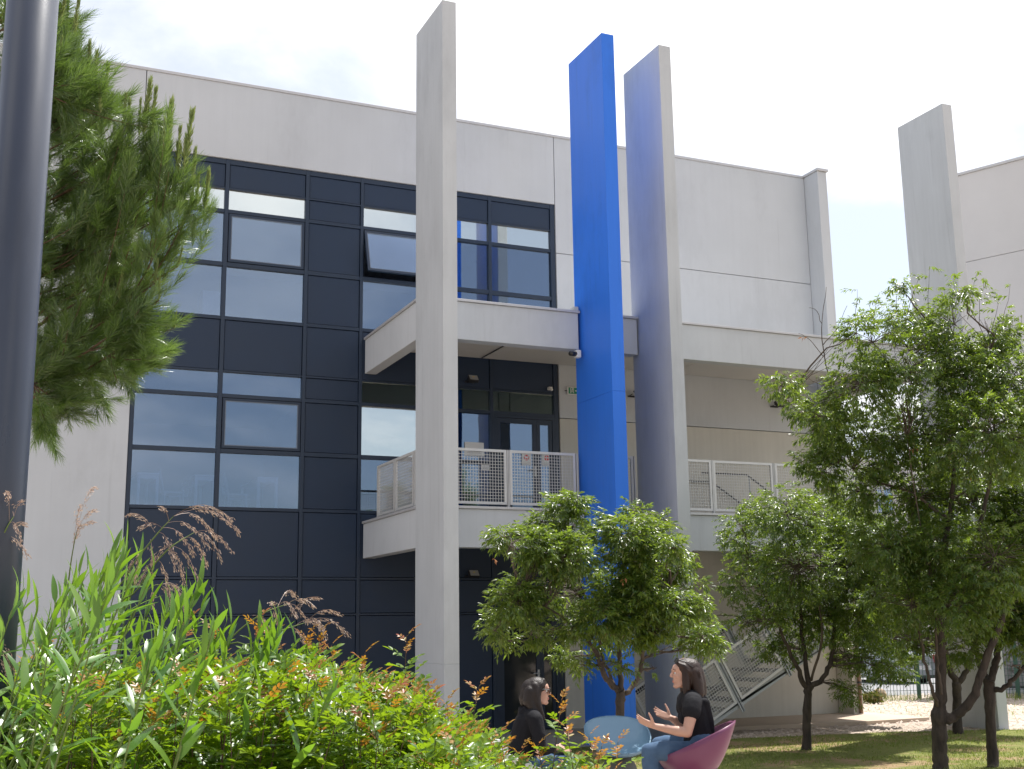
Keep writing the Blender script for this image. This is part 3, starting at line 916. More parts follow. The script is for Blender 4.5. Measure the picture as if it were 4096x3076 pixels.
def stair_panels(y, spans, upper=False):
    for a, b in spans:
        p = Vector((a, y, sz(a) + 0.0)) + pn * 0.035; q = Vector((b, y, sz(b) + 0.0)) + pn * 0.035
        h = 0.92
        bw = 0.05
        mb = MB()
        def bar(c0, c1, w0, w1): pass
        u = (q - p); l = u.length; u.normalize()
        mb.obox(p + u * l / 2 + pn * bw / 2, u * l / 2, Vector((0, 0.018, 0)), pn * bw / 2)
        mb.obox(p + u * l / 2 + pn * (h - bw / 2), u * l / 2, Vector((0, 0.018, 0)), pn * bw / 2)
        for s in (bw / 2, l - bw / 2):
            mb.obox(p + u * s + pn * h / 2, u * bw / 2, Vector((0, 0.0175, 0)), pn * (h / 2 - bw))
        f = mb.build('balustrade_panel', 'rail', st)
        wire_panel(p + u * bw + pn * bw, p + u * (l - bw) + pn * bw, p + u * bw + pn * (h - bw), max(3, round((l - 2 * bw) / 0.055)), max(3, round((h - 2 * bw) / 0.055)), 0.0085).build('wire_mesh', 'rail', f)
stair_panels(19.17, [(11.9, 12.93), (13.03, 14.02), (14.12, 15.1), (15.2, 16.1)])
stair_panels(20.46, [(11.9, 12.93), (13.03, 14.02), (14.12, 15.1)])
for y in (19.17, 20.46):
    for a in (12.965, 12.99, 14.055, 14.08):
        p = Vector((a, y, sz(a))) - pn * 0.17
        MB().bar(p, p + pn * 1.10, 0.05, 0.014, (0, 1, 0)).build('post', 'steel', st)
# wall-side handrail
hp = [Vector((x, 20.52, sz(x) + 0.98)) for x in (11.4, 12.3, 13.4, 14.4, 15.2)]
MB().tube(hp, 0.026, 8).build('handrail', 'darksteel', st, smooth=True)
hp2 = [p + Vector((0, 0.03, -0.06)) for p in hp]
MB().tube(hp2, 0.016, 8).build('handrail', 'darksteel', st, smooth=True)
for x in (11.45, 12.9, 14.3):
    MB().bar((x, 20.52, sz(x) + 0.97), (x + 0.32, 20.52, sz(x) + 0.36), 0.035, 0.035).build('handrail_bracket', 'steel', st)
# upper flight, back along the wall to the balcony
for y in (20.62, 21.88):
    mb = MB()
    a = [(14.35, 3.66), (16.4, 2.10), (16.4, 2.40), (14.35, 3.96)]
    mb.v = [(x, y, z) for x, z in a] + [(x, y + 0.02, z) for x, z in a]
    mb.f = [(0, 1, 2, 3), (7, 6, 5, 4)] + [(i, (i + 1) % 4, (i + 1) % 4 + 4, i + 4) for i in range(4)]
    mb.build('stringer', 'steel', st)
for i in range(9):
    xx = 16.3 - 0.215 * i; z = 2.52 + 0.165 * i
    B('tread', 'tread', st, xx - 0.23, xx, 20.65, 21.875, z - 0.05, z)
for y in (20.6, 21.9):
    MB().tube([(13.3, y, 5.0), (14.4, y, 5.0), (16.4, y, 3.75), (16.9, y, 3.75)], 0.02, 8).build('handrail', 'darksteel', st, smooth=True)
for x in (14.45, 15.1, 15.8, 16.35):
    MB().tube([(x, 20.6, 3.96 - (x - 14.35) * 0.76), (x, 20.6, 5.0 - max(0, (x - 14.4)) * 0.625)], 0.014, 6).build('baluster', 'steel', st)

# ------------------------------------------------------------------ fittings on the building
def floodlight(x, y, z, label, group='floodlights on the facade', yaw_=0.0, size=1.0):
    t = thing('floodlight', (x, y, z), label, 'floodlight', group)
    c, s = math.cos(math.radians(38)), math.sin(math.radians(38))
    def tf(a, b, c_):
        a *= size; b *= size; c_ *= size
        yy = b * c + c_ * s; zz_ = -b * s + c_ * c
        ca, sa = math.cos(yaw_), math.sin(yaw_)
        return (x + a * ca - yy * sa, y + a * sa + yy * ca, z + zz_)
    MB().box(-0.10, 0.10, -0.05, 0.02, -0.075, 0.075).build('housing', 'black', t, bevel=0.006, tf=tf)
    MB().box(-0.088, 0.088, -0.054, -0.0505, -0.064, 0.064).build('lens', 'lampglass', t, tf=tf)
    MB().box(-0.02, 0.02, -0.056, -0.0545, 0.0, 0.03).build('emitter', pbr('led_yellow', (0.55, 0.42, 0.08), 0.5), t, tf=tf)
    m = MB()
    m.bar((x - 0.09 * size, y + 0.02, z), (x - 0.09 * size, y + 0.18, z - 0.02), 0.012).bar((x + 0.09 * size, y + 0.02, z), (x + 0.09 * size, y + 0.18, z - 0.02), 0.012)
    m.bar((x - 0.10 * size, y + 0.185, z - 0.02), (x + 0.10 * size, y + 0.185, z - 0.02), 0.03)
    m.build('bracket', 'black', t)
floodlight(8.82, 21.82, 6.86, 'floodlight above the balcony door, right of the left concrete pillar')
floodlight(8.80, 21.82, 3.0, 'dim floodlight under the balcony on the dark ground-floor cladding')
floodlight(12.55, 21.80, 6.80, 'floodlight seen in the gap between blue and concrete pillars', yaw_=0.9)
floodlight(16.2, 21.80, 6.80, 'floodlight on the beige wall under the right part of the canopy')
t = thing('security_camera', (9.55, 18.62, 6.74), 'white security camera with black lens at the blue pillar', 'camera')
MB().box(9.50, 9.60, 18.58, 18.70, 6.68, 6.82).build('housing', 'white', t, bevel=0.02)
MB().tube([(9.50, 18.62, 6.745), (9.37, 18.58, 6.735)], [0.045, 0.042], 14).build('lens_barrel', 'black', t, smooth=True)
t = thing('security_camera', (10.60, 21.98, 6.81), 'small white camera on the dark band above the balcony doors', 'camera')
MB().box(10.56, 10.64, 21.93, 22.03, 6.79, 6.855).build('housing', 'white', t, bevel=0.012)
MB().tube([(10.60, 21.92, 6.79), (10.585, 21.86, 6.775)], 0.026, 12).build('lens_barrel', 'white', t, smooth=True)
# exit sign: running figure and arrow
t = thing('exit_sign', (11.16, 21.9, 6.80), 'green emergency exit sign with running figure, half behind the blue pillar', 'sign')
B('sign_case', 'white', t, 10.985, 11.335, 21.93, 21.99, 6.715, 6.885, bevel=0.01)
B('sign_face', 'green', t, 11.005, 11.315, 21.922, 21.929, 6.735, 6.865)
pg = MB()
yy = 21.918
def blk(x0, z0, x1, z1, w): pg.bar((11.045 + x0, yy, 6.745 + z0), (11.045 + x1, yy, 6.745 + z1), w, 0.003, (0, 1, 0))
blk(0.0, 0.0, 0.0, 0.11, 0.012); blk(0.0, 0.11, 0.07, 0.11, 0.012); blk(0.07, 0.0, 0.07, 0.11, 0.012)
blk(0.03, 0.05, 0.045, 0.085, 0.018); blk(0.03, 0.05, 0.012, 0.015, 0.011); blk(0.035, 0.05, 0.055, 0.02, 0.011); blk(0.04, 0.08, 0.06, 0.065, 0.009); blk(0.04, 0.08, 0.018, 0.07, 0.009)
pg.ball((11.045 + 0.05, yy, 6.745 + 0.097), (0.009, 0.003, 0.009), 8, 5)
pg.build('running_figure', 'white', t)
ar = MB()
ar.bar((11.15, yy, 6.80), (11.25, yy, 6.80), 0.024, 0.003, (0, 1, 0))
ar.quadv((11.24, yy, 6.76), (11.29, yy, 6.80), (11.24, yy, 6.84))
ar.build('arrow', 'white', t)
MB().tube([(10.93, 21.96, 6.80), (10.985, 21.96, 6.80)], 0.008, 6).build('cable', 'black', t)
# notices taped inside and outside the balcony doors
def notice(x0, x1, z0, z1, label, y=FY + 0.030, red=None, lines=3, txt=None):
    t = thing('paper_notice', ((x0 + x1) / 2, y, z0), label, 'notice', 'paper notices on the balcony doors')
    B('sheet', 'paper', t, x0, x1, y, y + 0.002, z0, z1)
    xm = (x0 + x1) / 2
    if red:
        r = (x1 - x0) * 0.29
        zc = z1 - r * 1.35
        disc = MB()
        nn = 8 if red == 'octagon' else 20
        disc.v = [(xm + r * math.cos(2 * math.pi * (k + .5) / nn), y - 0.0015, zc + r * math.sin(2 * math.pi * (k + .5) / nn)) for k in range(nn)]
        disc.f = [tuple(range(nn))[::-1]]
        disc.build('red_mark', 'red', t)
        if red == 'octagon':
            words('STOP', r * 0.85, (xm, y - 0.003, zc), 'white', t, 'stop_word')
        else:
            B('white_bar', 'paper', t, xm - r * 0.65, xm + r * 0.65, y - 0.004, y - 0.002, zc - r * 0.2, zc + r * 0.2)
    ln = MB()
    for k in range(lines):
        z = z0 + 0.02 + 0.018 * k
        w = (x1 - x0) * (0.36 - 0.05 * (k % 2))
        ln.box(xm - w, xm + w, y - 0.0015, y - 0.0005, z, z + 0.005)
    ln.build('text_lines', 'ink', t)
notice(9.965, 10.175, 5.22, 5.45, 'notice with red no-entry sign on the wider glass door leaf', FY + 0.045, 'circle')
notice(10.42, 10.63, 5.22, 5.46, 'notice with red STOP octagon on the narrow glass door leaf', FY + 0.045, 'octagon')
notice(8.73, 9.14, 5.35, 5.63, 'large plain sheet on the glass left of the balcony doors', FY + 0.060, None, 5)
notice(9.08, 9.255, 5.08, 5.19, 'small pale card under the large sheet beside the balcony doors', FY + 0.060, None, 2)

# furniture inside, seen through the lower-left windows
def table(x0, x1, y0, y1, z, label):
    t = thing('table', ((x0 + x1) / 2, (y0 + y1) / 2, z), label, 'table', 'tables behind the lower windows')
    B('table_top', 'intable', t, x0, x1, y0, y1, z + 0.78, z + 0.815, bevel=0.004)
    for x in (x0 + 0.03, x1 - 0.03):
        for y in (y0 + 0.04, y1 - 0.04):
            B('leg', 'intable', t, x - 0.025, x + 0.025, y - 0.025, y + 0.025, z, z + 0.779)
    B('apron_rail', 'intable', t, x0 + 0.06, x1 - 0.06, y0 + 0.03, y0 + 0.05, z + 0.71, z + 0.778)
table(2.54, 2.93, 22.5, 24.1, 4.021, 'white table nearest the left edge of the lower windows')
table(3.56, 3.95, 22.5, 24.1, 4.021, 'white table crossing the mullion between the lower windows')
table(4.71, 5.11, 22.5, 24.1, 4.021, 'white table in the right one of the lower windows')
def chair(x, y, z, face, label):
    t = thing('chair', (x, y, z), label, 'chair', 'chairs behind the lower windows')
    s = face
    B('seat', 'inchair', t, x - 0.2, x + 0.2, y - 0.2, y + 0.2, z + 0.46, z + 0.49)
    for a in (-0.18, 0.18):
        for b_ in (-0.18, 0.18):
            MB().tube([(x + a, y + b_, z), (x + a * 0.9, y + b_ * 0.9, z + 0.46)], 0.016, 6).build('leg', 'inchair', t)
    m = MB()
    m.tube([(x - s * 0.19, y - 0.18, z + 0.48), (x - s * 0.26, y - 0.18, z + 0.88)], 0.015, 6)
    m.tube([(x - s * 0.19, y + 0.18, z + 0.48), (x - s * 0.26, y + 0.18, z + 0.88)], 0.015, 6)
    m.obox((x - s * 0.245, y, z + 0.77), (0.012, 0, 0.0), (0, 0.19, 0), (-s * 0.016, 0, 0.11))
    m.build('backrest', 'inchair', t)
chair(3.20, 22.7, 4.021, 1, 'pale chair facing right beside the leftmost indoor table')
chair(3.40, 23.4, 4.021, -1, 'pale chair facing left just before the middle indoor table')
chair(4.36, 22.75, 4.021, 1, 'pale chair nearest the glass left of the right indoor table')
chair(4.54, 23.5, 4.021, 1, 'pale chair deeper in the room left of the right indoor table')
t = tag(B('cabinet', 'intable', None, 3.74, 4.10, 23.5, 23.95, 7.625, 8.64, bevel=0.006), 'white cabinet standing behind the upper-left window', 'cabinet')
# ------------------------------------------------------------------ plants
KV = 4096 / 2212.0
def at(x, y, D):
    """point of the place that the photograph (2212 px wide) shows at x, y, D metres deep"""
    return CAM + r2 * ((x * KV - 2048) / FOC * D) - u2 * ((y * KV - 1538) / FOC * D) + fw * D
def nrm(v):
    return v / np.maximum(1e-9, np.linalg.norm(v, axis=-1, keepdims=True))
def leaf_np(length, width, fold=0.25, droop=0.25, n=2):
    """one leaf along +x, blade in the xy plane, folded at the midrib and bending down"""
    xs = np.linspace(0, 1, n + 2)
    V = [(0, 0, 0)]; F = []
    def zc(t): return -droop * length * t * t
    prev = None
    for i in range(1, n + 1):
        t = xs[i]
        w = width * 0.5 * (math.sin(math.pi * t ** 0.8) ** 0.75)
        k = len(V)
        V += [(t * length, w, zc(t) + fold * w), (t * length, 0, zc(t)), (t * length, -w, zc(t) + fold * w)]
        if prev is None:
            F += [(0, k + 1, k), (0, k + 2, k + 1)]
        else:
            F += [(prev, prev + 1, k + 1), (prev, k + 1, k), (prev + 1, prev + 2, k + 2), (prev + 1, k + 2, k + 1)]
        prev = k
    k = len(V)
    V.append((length, 0, zc(1)))
    F += [(prev, prev + 1, k), (prev + 1, prev + 2, k)]
    return np.array(V, float), np.array(F, int)
def frame_from(d, upv):
    d = nrm(d); s = nrm(np.cross(upv, d)); u = np.cross(d, s)
    return np.stack([d, s, u], -1)      # columns: x axis along d, y, z
def join_np(parts):
    V = []; F = []; k = 0
    for v, f in parts:
        V.append(v); F.append(f + k); k += len(v)
    return np.concatenate(V), np.concatenate(F)
def spray_np(rs, length, nl, ll, lw, n=1):
    """a leafy twig along +x that droops; z is up"""
    parts = []
    for i in range(nl):
        t = (i + 0.6) / nl
        p = np.array([length * t, 0, -0.22 * length * t * t])
        a = 2.4 * i + rs.uniform(-.4, .4)
        out = np.array([0.55 + 0.4 * t, 0.8 * math.cos(a), 0.45 * math.sin(a) - 0.42])
        d = nrm(out + rs.normal(0, .15, 3))
        R = frame_from(d, np.array([rs.normal(0, .5), rs.normal(0, .5), 1.0]))
        v, f = leaf_np(ll * rs.uniform(.65, 1.15), lw * rs.uniform(.8, 1.2), 0.5, rs.uniform(.05, .4), n)
        parts.append((v @ R.T + p, f))
    return join_np(parts)
def scatter_parts(name, root, variants, mats, pos, rot, sc, var, part_name, rest_name, order, limit=300, rest_label=None):
    """first `limit` of the order become parts that share meshes, the others one joined part"""
    off = np.array(rootloc(root))
    meshes = []
    for i, (v, f) in enumerate(variants):
        me = mesh_np(part_name, v, f)
        me.materials.append(MAT[mats[i]])
        meshes.append(me)
    for k in order[:limit]:
        o = bpy.data.objects.new(part_name, meshes[var[k]])
        COL.objects.link(o)
        o.parent = root
        m = Matrix(((rot[k] * sc[k])).tolist()).to_4x4()
        m.translation = Vector((pos[k] - off).tolist())
        o.matrix_local = m
    rest = np.array(order[limit:], int)
    if len(rest):
        bymat = {}
        for i, (v, f) in enumerate(variants):
            sel = rest[var[rest] == i]
            if not len(sel): continue
            V = np.einsum('nij,kj->nki', rot[sel] * sc[sel][:, None, None], v) + (pos[sel] - off)[:, None, :]
            F = f[None] + (np.arange(len(sel)) * len(v))[:, None, None]
            bymat.setdefault(mats[i], []).append((V.reshape(-1, 3), F.reshape(-1, f.shape[1])))
        for mt, ps in bymat.items():
            V, F = join_np(ps)
            o = link_mesh(rest_name, mesh_np(rest_name, V, F), mt, root)
            o['kind'] = 'stuff'
def curve_pts(a, b, sag, rs, n=5, wob=0.03):
    a, b = Vector(a), Vector(b)
    l = (b - a).length
    pts = []
    for i in range(n + 1):
        t = i / n
        p = a.lerp(b, t)
        p.z += sag * l * 4 * t * (1 - t)
        if 0 < i < n:
            p += Vector(rs.normal(0, wob * l, 3).tolist())
        pts.append(p)
    return pts
def smooth_line(pts, rad, sub=4, rs=None, wob=0.0):
    P = []; R = []
    n = len(pts)
    for i in range(n - 1):
        p0 = pts[max(0, i - 1)]; p1 = pts[i]; p2 = pts[i + 1]; p3 = pts[min(n - 1, i + 2)]
        for s in range(sub):
            t = s / sub
            q = 0.5 * ((2 * p1) + (p2 - p0) * t + (2 * p0 - 5 * p1 + 4 * p2 - p3) * t * t + (3 * p1 - p0 - 3 * p2 + p3) * t ** 3)
            if rs is not None and (i or s):
                q = q + Vector(rs.normal(0, wob, 3).tolist())
            P.append(q)
            k = rad[i] + (rad[i + 1] - rad[i]) * t
            R.append(k * (1 + (rs.uniform(-.09, .09) if rs is not None else 0)))
    P.append(pts[-1]); R.append(rad[-1])
    return P, R
def almond_tree(seed, label, base, D, trunk, limbs, blobs, dens, sprigs=(), dead=(), ll=0.08, lw=0.023, spread=0.8, bare=(), sl=1.0, gap=-0.30):
    rs = np.random.RandomState(seed)
    root = thing('almond_tree', base, label, 'tree', 'almond trees on the lawn')
    px = D / FOC * KV
    def W(x, y, dd=0.0): return at(x, y, D + dd)
    tp = [W(*p[:2], *(p[3:4])) for p in trunk]; tr = [p[2] for p in trunk]
    tp[0] = Vector(base) - Vector((0, 0, 0.08))
    P, R = smooth_line(tp, tr, 5, rs, 0.004)
    R[0] *= 1.35; R[1] *= 1.15
    MB().tube(P, R, 12).build('trunk', 'bark', root, smooth=True)
    nodes = list(P[len(P) // 2:])
    for lb in limbs:
        lp = [W(*p[:2], *(p[3:4])) for p in lb]; lr = [p[2] for p in lb]
        P, R = smooth_line(lp, lr, 5, rs, 0.008)
        MB().tube(P, R, 9).build('limb', 'bark' if lr[0] > 0.03 else 'barkpale', root, smooth=True)
        nodes += P
    pos = []; yaws = []; pit = []; cen = []
    br = MB()
    for bi, b_ in enumerate(blobs):
        x, y, r = b_[:3]
        dd = b_[3] if len(b_) > 3 else rs.uniform(-1, 1) * spread
        c = W(x, y, dd)
        rm = r * px
        nn = min(nodes, key=lambda q: (q - c).length + 0.6 * max(0, q.z - c.z))
        br.tube(curve_pts(nn, c, 0.06, rs, 5, 0.04), [0.016, 0.014, 0.012, 0.010, 0.008, 0.006], 5, False)
        n = max(3, int(dens * math.pi * rm * rm))
        u = nrm(rs.normal(0, 1, (n, 3)))
        rr = rm * (rs.uniform(0, 1, n) ** 0.42)
        # ragged edge: a few lobes stick out
        lob = 1 + 0.22 * np.sin(u[:, 0] * 5 + bi) * np.cos(u[:, 2] * 4 + 2 * bi)
        q = np.array(c)[None] + u * (rr * lob)[:, None] * np.array([1, 1, 0.92])
        for k in range(n):
            g_ = noise.noise(Vector((q[k] * 1.9).tolist())) + 0.5 * noise.noise(Vector((q[k] * 4.3).tolist()))
            if g_ < gap: continue
            pos.append(q[k]); cen.append(u[k])
        for k in range(min(n, max(6, n // 9))):
            br.tube(curve_pts(c if k % 3 else nn, q[k], 0.04, rs, 3, 0.04), [0.0065, 0.005, 0.0035, 0.002], 4, False)
    for (xa, ya, xb, yb) in sprigs:      # single upright shoots above the crown
        a = W(xa, ya); b = W(xb, yb, rs.uniform(-.3, .3))
        pts = curve_pts(a, b, 0.02, rs, 4, 0.02)
        br.tube(pts, [0.006, 0.005, 0.004, 0.003, 0.002], 4, False)
        for t in np.linspace(0.25, 1.0, 5):
            q = a.lerp(b, t)
            pos.append(np.array(q)); cen.append(np.array([rs.normal(0, .6), rs.normal(0, .6), 0.3]))
    br.build('branches', 'barkpale', root, smooth=True)
    pos = np.array(pos); cen = np.array(cen)
    n = len(pos)
    d = nrm(cen + rs.normal(0, .45, (n, 3)))
    yw = np.arctan2(d[:, 1], d[:, 0]); pt = np.clip(d[:, 2] * 0.7, -0.7, 0.8)
    cy, sy, cp, sp = np.cos(yw), np.sin(yw), np.cos(pt), np.sin(pt)
    rot = np.empty((n, 3, 3))
    rot[:, :, 0] = np.stack([cy * cp, sy * cp, sp], 1)
    rot[:, :, 1] = np.stack([-sy, cy, 0 * cy], 1)
    rot[:, :, 2] = np.stack([-cy * sp, -sy * sp, cp], 1)
    variants = [spray_np(rs, rs.uniform(.14, .24) * sl, rs.randint(8, 14), ll * rs.uniform(.8, 1.1), lw) for _ in range(7)]
    mats = ['almond'] * 7
    variants.append(spray_np(rs, 0.10, 4, ll * 0.8, lw)); mats.append('deadleaf')
    var = rs.randint(0, 7, n)
    sc = rs.uniform(0.8, 1.2, n)
    for (x, y) in dead:
        for dx in (0, 7):
            c = np.array(W(x + dx, y + dx, -0.5))
            k = int(np.argmin(np.linalg.norm(pos - c, axis=1)))
            pos[k] = c; var[k] = 7; sc[k] = 1.25
    camv = np.array(CAM)
    order = np.argsort(np.linalg.norm(pos - camv, axis=1))
    scatter_parts('crown', root, variants, mats, pos, rot, sc, var, 'leafy_twig', 'foliage', list(order))
    if bare:
        m = MB()
        for pts, r in bare:
            P, R = smooth_line([W(*p) for p in pts], [r + (0.003 - r) * i / (len(pts) - 1) for i in range(len(pts))], 3, rs, 0.006)
            m.tube(P, R, 5)
        m.build('bare_branch', 'barkpale', root, smooth=True)
    return root

def ct(x, y): return 1026 + x * 0.309, 1053 + y * 0.309
cb = [(640, 150, 105), (660, 280, 150), (720, 90, 50), (580, 80, 40), (250, 400, 135), (180, 350, 80), (300, 310, 60), (450, 430, 150), (640, 480, 165), (470, 240, 60), (300, 780, 165), (180, 930, 100), (140, 1000, 45), (230, 1070, 55), (430, 1040, 70), (500, 720, 150), (720, 740, 165), (1120, 160, 70), (1080, 330, 150), (1250, 330, 130), (1340, 230, 60), (1380, 420, 85), (1450, 540, 60), (1150, 520, 170), (1370, 590, 115), (960, 700, 150), (1180, 760, 175), (1400, 800, 150), (1550, 850, 80), (1570, 680, 35), (1600, 1060, 95), (1660, 1110, 50), (1500, 1000, 110), (1250, 980, 120), (1020, 900, 150), (850, 900, 140), (680, 1000, 80), (640, 1180, 70), (750, 1240, 55), (1100, 1050, 90), (900, 1060, 70), (1010, 1240, 50), (1250, 1270, 35), (880, 330, 45), (860, 480, 50), (930, 210, 50)]
def gbase(x, y, D):
    p = at(x, y, D)
    return (p.x, p.y, gz(p.x, p.y))
DC = 13.0
almond_tree(11, 'slender almond tree growing in front of the blue pillar behind the blue chair', gbase(1338, 1620, DC), DC,
    [(1338, 1640, .062), (1340, 1545, .052), (1341, 1500, .050), (1339, 1490, .045)],
    [[(*ct(1000, 1420), .036), (*ct(900, 1310), .030, -.1), (*ct(860, 1180), .026, -.2), (*ct(780, 1060), .020, -.3), (*ct(600, 900), .012, -.4), (*ct(330, 760), .006, -.4)],
     [(*ct(1020, 1410), .034), (*ct(1010, 1200), .027, .1), (*ct(1000, 900), .020, .2), (*ct(1040, 500), .011, .2), (*ct(1100, 250), .005, .2)],
     [(*ct(1050, 1440), .030), (*ct(1140, 1330), .024, .1), (*ct(1170, 1180), .021, .1), (*ct(1210, 1060), .017, 0), (*ct(1320, 760), .009, 0)],
     [(*ct(980, 1400), .022), (*ct(890, 1180), .018, .2), (*ct(850, 1000), .014, .3), (*ct(700, 560), .009, .3), (*ct(650, 220), .004, .3)]],
    [(*ct(x, y), r * .309) for x, y, r in cb], 1300, spread=0.5, sl=.62, ll=.07, lw=.019, dead=((1060, 1200), (1345, 1240), (1320, 1365)))

DM = 19.2
almond_tree(12, 'young almond tree on the lawn in front of the outside stair', (12.335, 16.42, 0.0), DM,
    [(1742, 1620, .075), (1743, 1560, .068), (1745, 1500, .066), (1747, 1482, .06)],
    [[(1744, 1490, .045), (1725, 1450, .036, -.1), (1700, 1395, .028, -.2), (1672, 1330, .018, -.3), (1630, 1240, .008, -.3)],
     [(1746, 1482, .045), (1738, 1420, .036, .1), (1730, 1330, .028, .2), (1722, 1200, .016, .2), (1700, 1100, .007, .2)],
     [(1752, 1485, .045), (1785, 1455, .040), (1800, 1400, .034, .1), (1806, 1310, .026, .1), (1830, 1200, .015, .2), (1840, 1110, .006, .2)],
     [(1752, 1470, .022), (1775, 1380, .018, -.2), (1770, 1280, .013, -.3), (1775, 1150, .007, -.3)]],
    [(1600, 1135, 35), (1640, 1110, 45), (1700, 1110, 70), (1790, 1120, 75), (1850, 1150, 70), (1640, 1210, 70), (1600, 1265, 40), (1720, 1220, 95), (1820, 1220, 95), (1680, 1310, 65), (1770, 1320, 85), (1860, 1330, 70), (1615, 1345, 38), (1650, 1350, 40), (1655, 1400, 28), (1880, 1420, 45), (1825, 1410, 40), (1910, 1260, 80), (1585, 1165, 25), (1930, 1440, 40), (1840, 1490, 30, -.3), (1710, 1400, 35)], 520, spread=0.7, ll=0.08, lw=0.021, sl=.8)

DB = 16.5
big = almond_tree(13, 'largest almond tree, its dark trunk forking low with a lopped stub', (12.277, 13.386, gz(12.277, 13.386)), DB,
    [(2032, 1690, .118), (2031, 1640, .108), (2029, 1580, .106), (2029, 1545, .112), (2031, 1520, .085), (2032, 1470, .078), (2032, 1404, .072)],
    [[(2032, 1420, .070), (2028, 1330, .058), (2035, 1220, .047, .1), (2055, 1080, .034, .2), (2060, 930, .022, .3), (2040, 760, .010, .3)],
     [(2034, 1548, .080), (2052, 1552, .070, -.05), (2075, 1538, .066, -.1), (2106, 1497, .060, -.2), (2123, 1445, .056, -.2), (2140, 1400, .050, -.2), (2180, 1300, .040, -.1), (2230, 1210, .028), (2290, 1080, .012)],
     [(2027, 1530, .026), (2018, 1500, .024, -.2), (2008, 1465, .022, -.2), (1993, 1414, .020, -.2), (1982, 1330, .017, -.2), (1950, 1230, .012, -.2), (1890, 1130, .006, -.2)],
     [(2034, 1500, .020, -.2), (2028, 1450, .018, -.2), (2023, 1400, .016, -.25), (2020, 1300, .013, -.3), (1990, 1150, .009, -.3), (1960, 950, .005, -.3)],
     [(2034, 1330, .045), (2090, 1210, .036, -.1), (2130, 1080, .026, -.2), (2150, 920, .016, -.2), (2140, 760, .007, -.2)],
     [(2050, 1120, .024), (1960, 1060, .018, .3), (1860, 1030, .012, .3), (1760, 930, .009, .2), (1700, 860, .005, .2)]],
    [(1690, 830, 32), (1730, 870, 42), (1770, 900, 45), (1850, 720, 38), (1885, 740, 65), (1960, 690, 55), (2060, 700, 55), (2140, 730, 60), (1860, 830, 80), (1960, 800, 95), (2080, 800, 100), (2180, 820, 75), (1800, 940, 65), (1880, 950, 100), (2000, 940, 110), (2120, 940, 110), (2215, 960, 75), (1775, 1020, 45), (1730, 1000, 30), (1860, 1060, 80), (1980, 1070, 110), (2100, 1080, 110), (2200, 1090, 95), (1920, 1180, 80), (2040, 1200, 95), (2150, 1210, 95), (2250, 1210, 90), (1890, 1290, 48), (1970, 1310, 62), (2080, 1310, 70), (2180, 1320, 70), (1930, 1380, 40), (2080, 1400, 40), (2250, 850, 70), (2270, 1040, 80), (1940, 620, 20), (2070, 630, 25)],
    560, spread=0.95, ll=0.085, lw=0.022, sl=.8, gap=-.22,
    sprigs=((1850, 720, 1852, 625), (1885, 700, 1900, 632), (1935, 680, 1940, 612), (1960, 680, 1985, 600), (2005, 700, 2008, 575), (2060, 690, 2062, 590), (2090, 690, 2112, 585), (2115, 700, 2125, 600), (2140, 720, 2160, 640), (2165, 740, 2182, 615), (2190, 760, 2207, 680), (2030, 690, 2042, 620)),
    dead=((1765, 710), (1785, 720), (1800, 745), (1740, 720), (1830, 800), (1980, 960), (2105, 1020)),
    bare=((((1815, 930), (1800, 850), (1778, 760), (1776, 690), (1785, 620)), .011), (((1778, 770), (1750, 735), (1725, 720)), .006), (((1778, 745), (1800, 720), (1812, 700), (1830, 660)), .006), (((1776, 700), (1765, 672), (1748, 665)), .005), (((1800, 850), (1770, 830), (1735, 810)), .007), (((1795, 830), (1815, 790), (1835, 760)), .006)))

almond_tree(14, 'almond tree farthest back with a forked trunk before the grey pillar', (16.35, 17.33, 0.0), 21.6,
    [(2069, 1600, .10), (2068, 1560, .085), (2067, 1500, .08), (2066, 1475, .08)],
    [[(2066, 1480, .065), (2050, 1440, .055), (2040, 1390, .045), (2020, 1280, .03), (2000, 1180, .012)],
     [(2068, 1480, .055), (2086, 1455, .05), (2100, 1410, .042), (2120, 1300, .03), (2140, 1150, .012)]],
    [(2000, 1260, 70), (2070, 1220, 80), (2140, 1180, 80), (2030, 1340, 50), (2100, 1330, 50), (1985, 1380, 34), (2170, 1280, 60), (1940, 1320, 50), (1960, 1400, 38), (1905, 1380, 40)], 420, spread=1.2, ll=0.09, lw=0.024, sl=.8)
almond_tree(15, 'almond tree at the right edge with a low limb reaching right', (12.99, 13.17, gz(12.99, 13.17)), 16.7,
    [(2147, 1690, .090), (2145, 1640, .078), (2140, 1560, .070), (2136, 1490, .075), (2138, 1468, .07)],
    [[(2136, 1490, .050), (2125, 1455, .045, .2), (2112, 1420, .038, .3), (2100, 1330, .026, .4), (2080, 1200, .012, .5)],
     [(2140, 1475, .055), (2148, 1440, .050, .1), (2156, 1400, .045, .2), (2165, 1290, .034, .3), (2190, 1120, .018, .3), (2200, 980, .008, .3)],
     [(2146, 1488, .040), (2162, 1490, .036, -.1), (2185, 1472, .033, -.2), (2212, 1440, .028, -.3), (2260, 1370, .018, -.3), (2300, 1280, .008, -.3)]],
    [(2190, 1250, 75), (2240, 1330, 60), (2250, 1150, 80), (2140, 1340, 45), (2200, 1385, 36), (2185, 1440, 18), (2120, 1240, 60), (2270, 1250, 70)], 560, spread=0.8, ll=0.085, lw=0.022, sl=.8, gap=-.22)

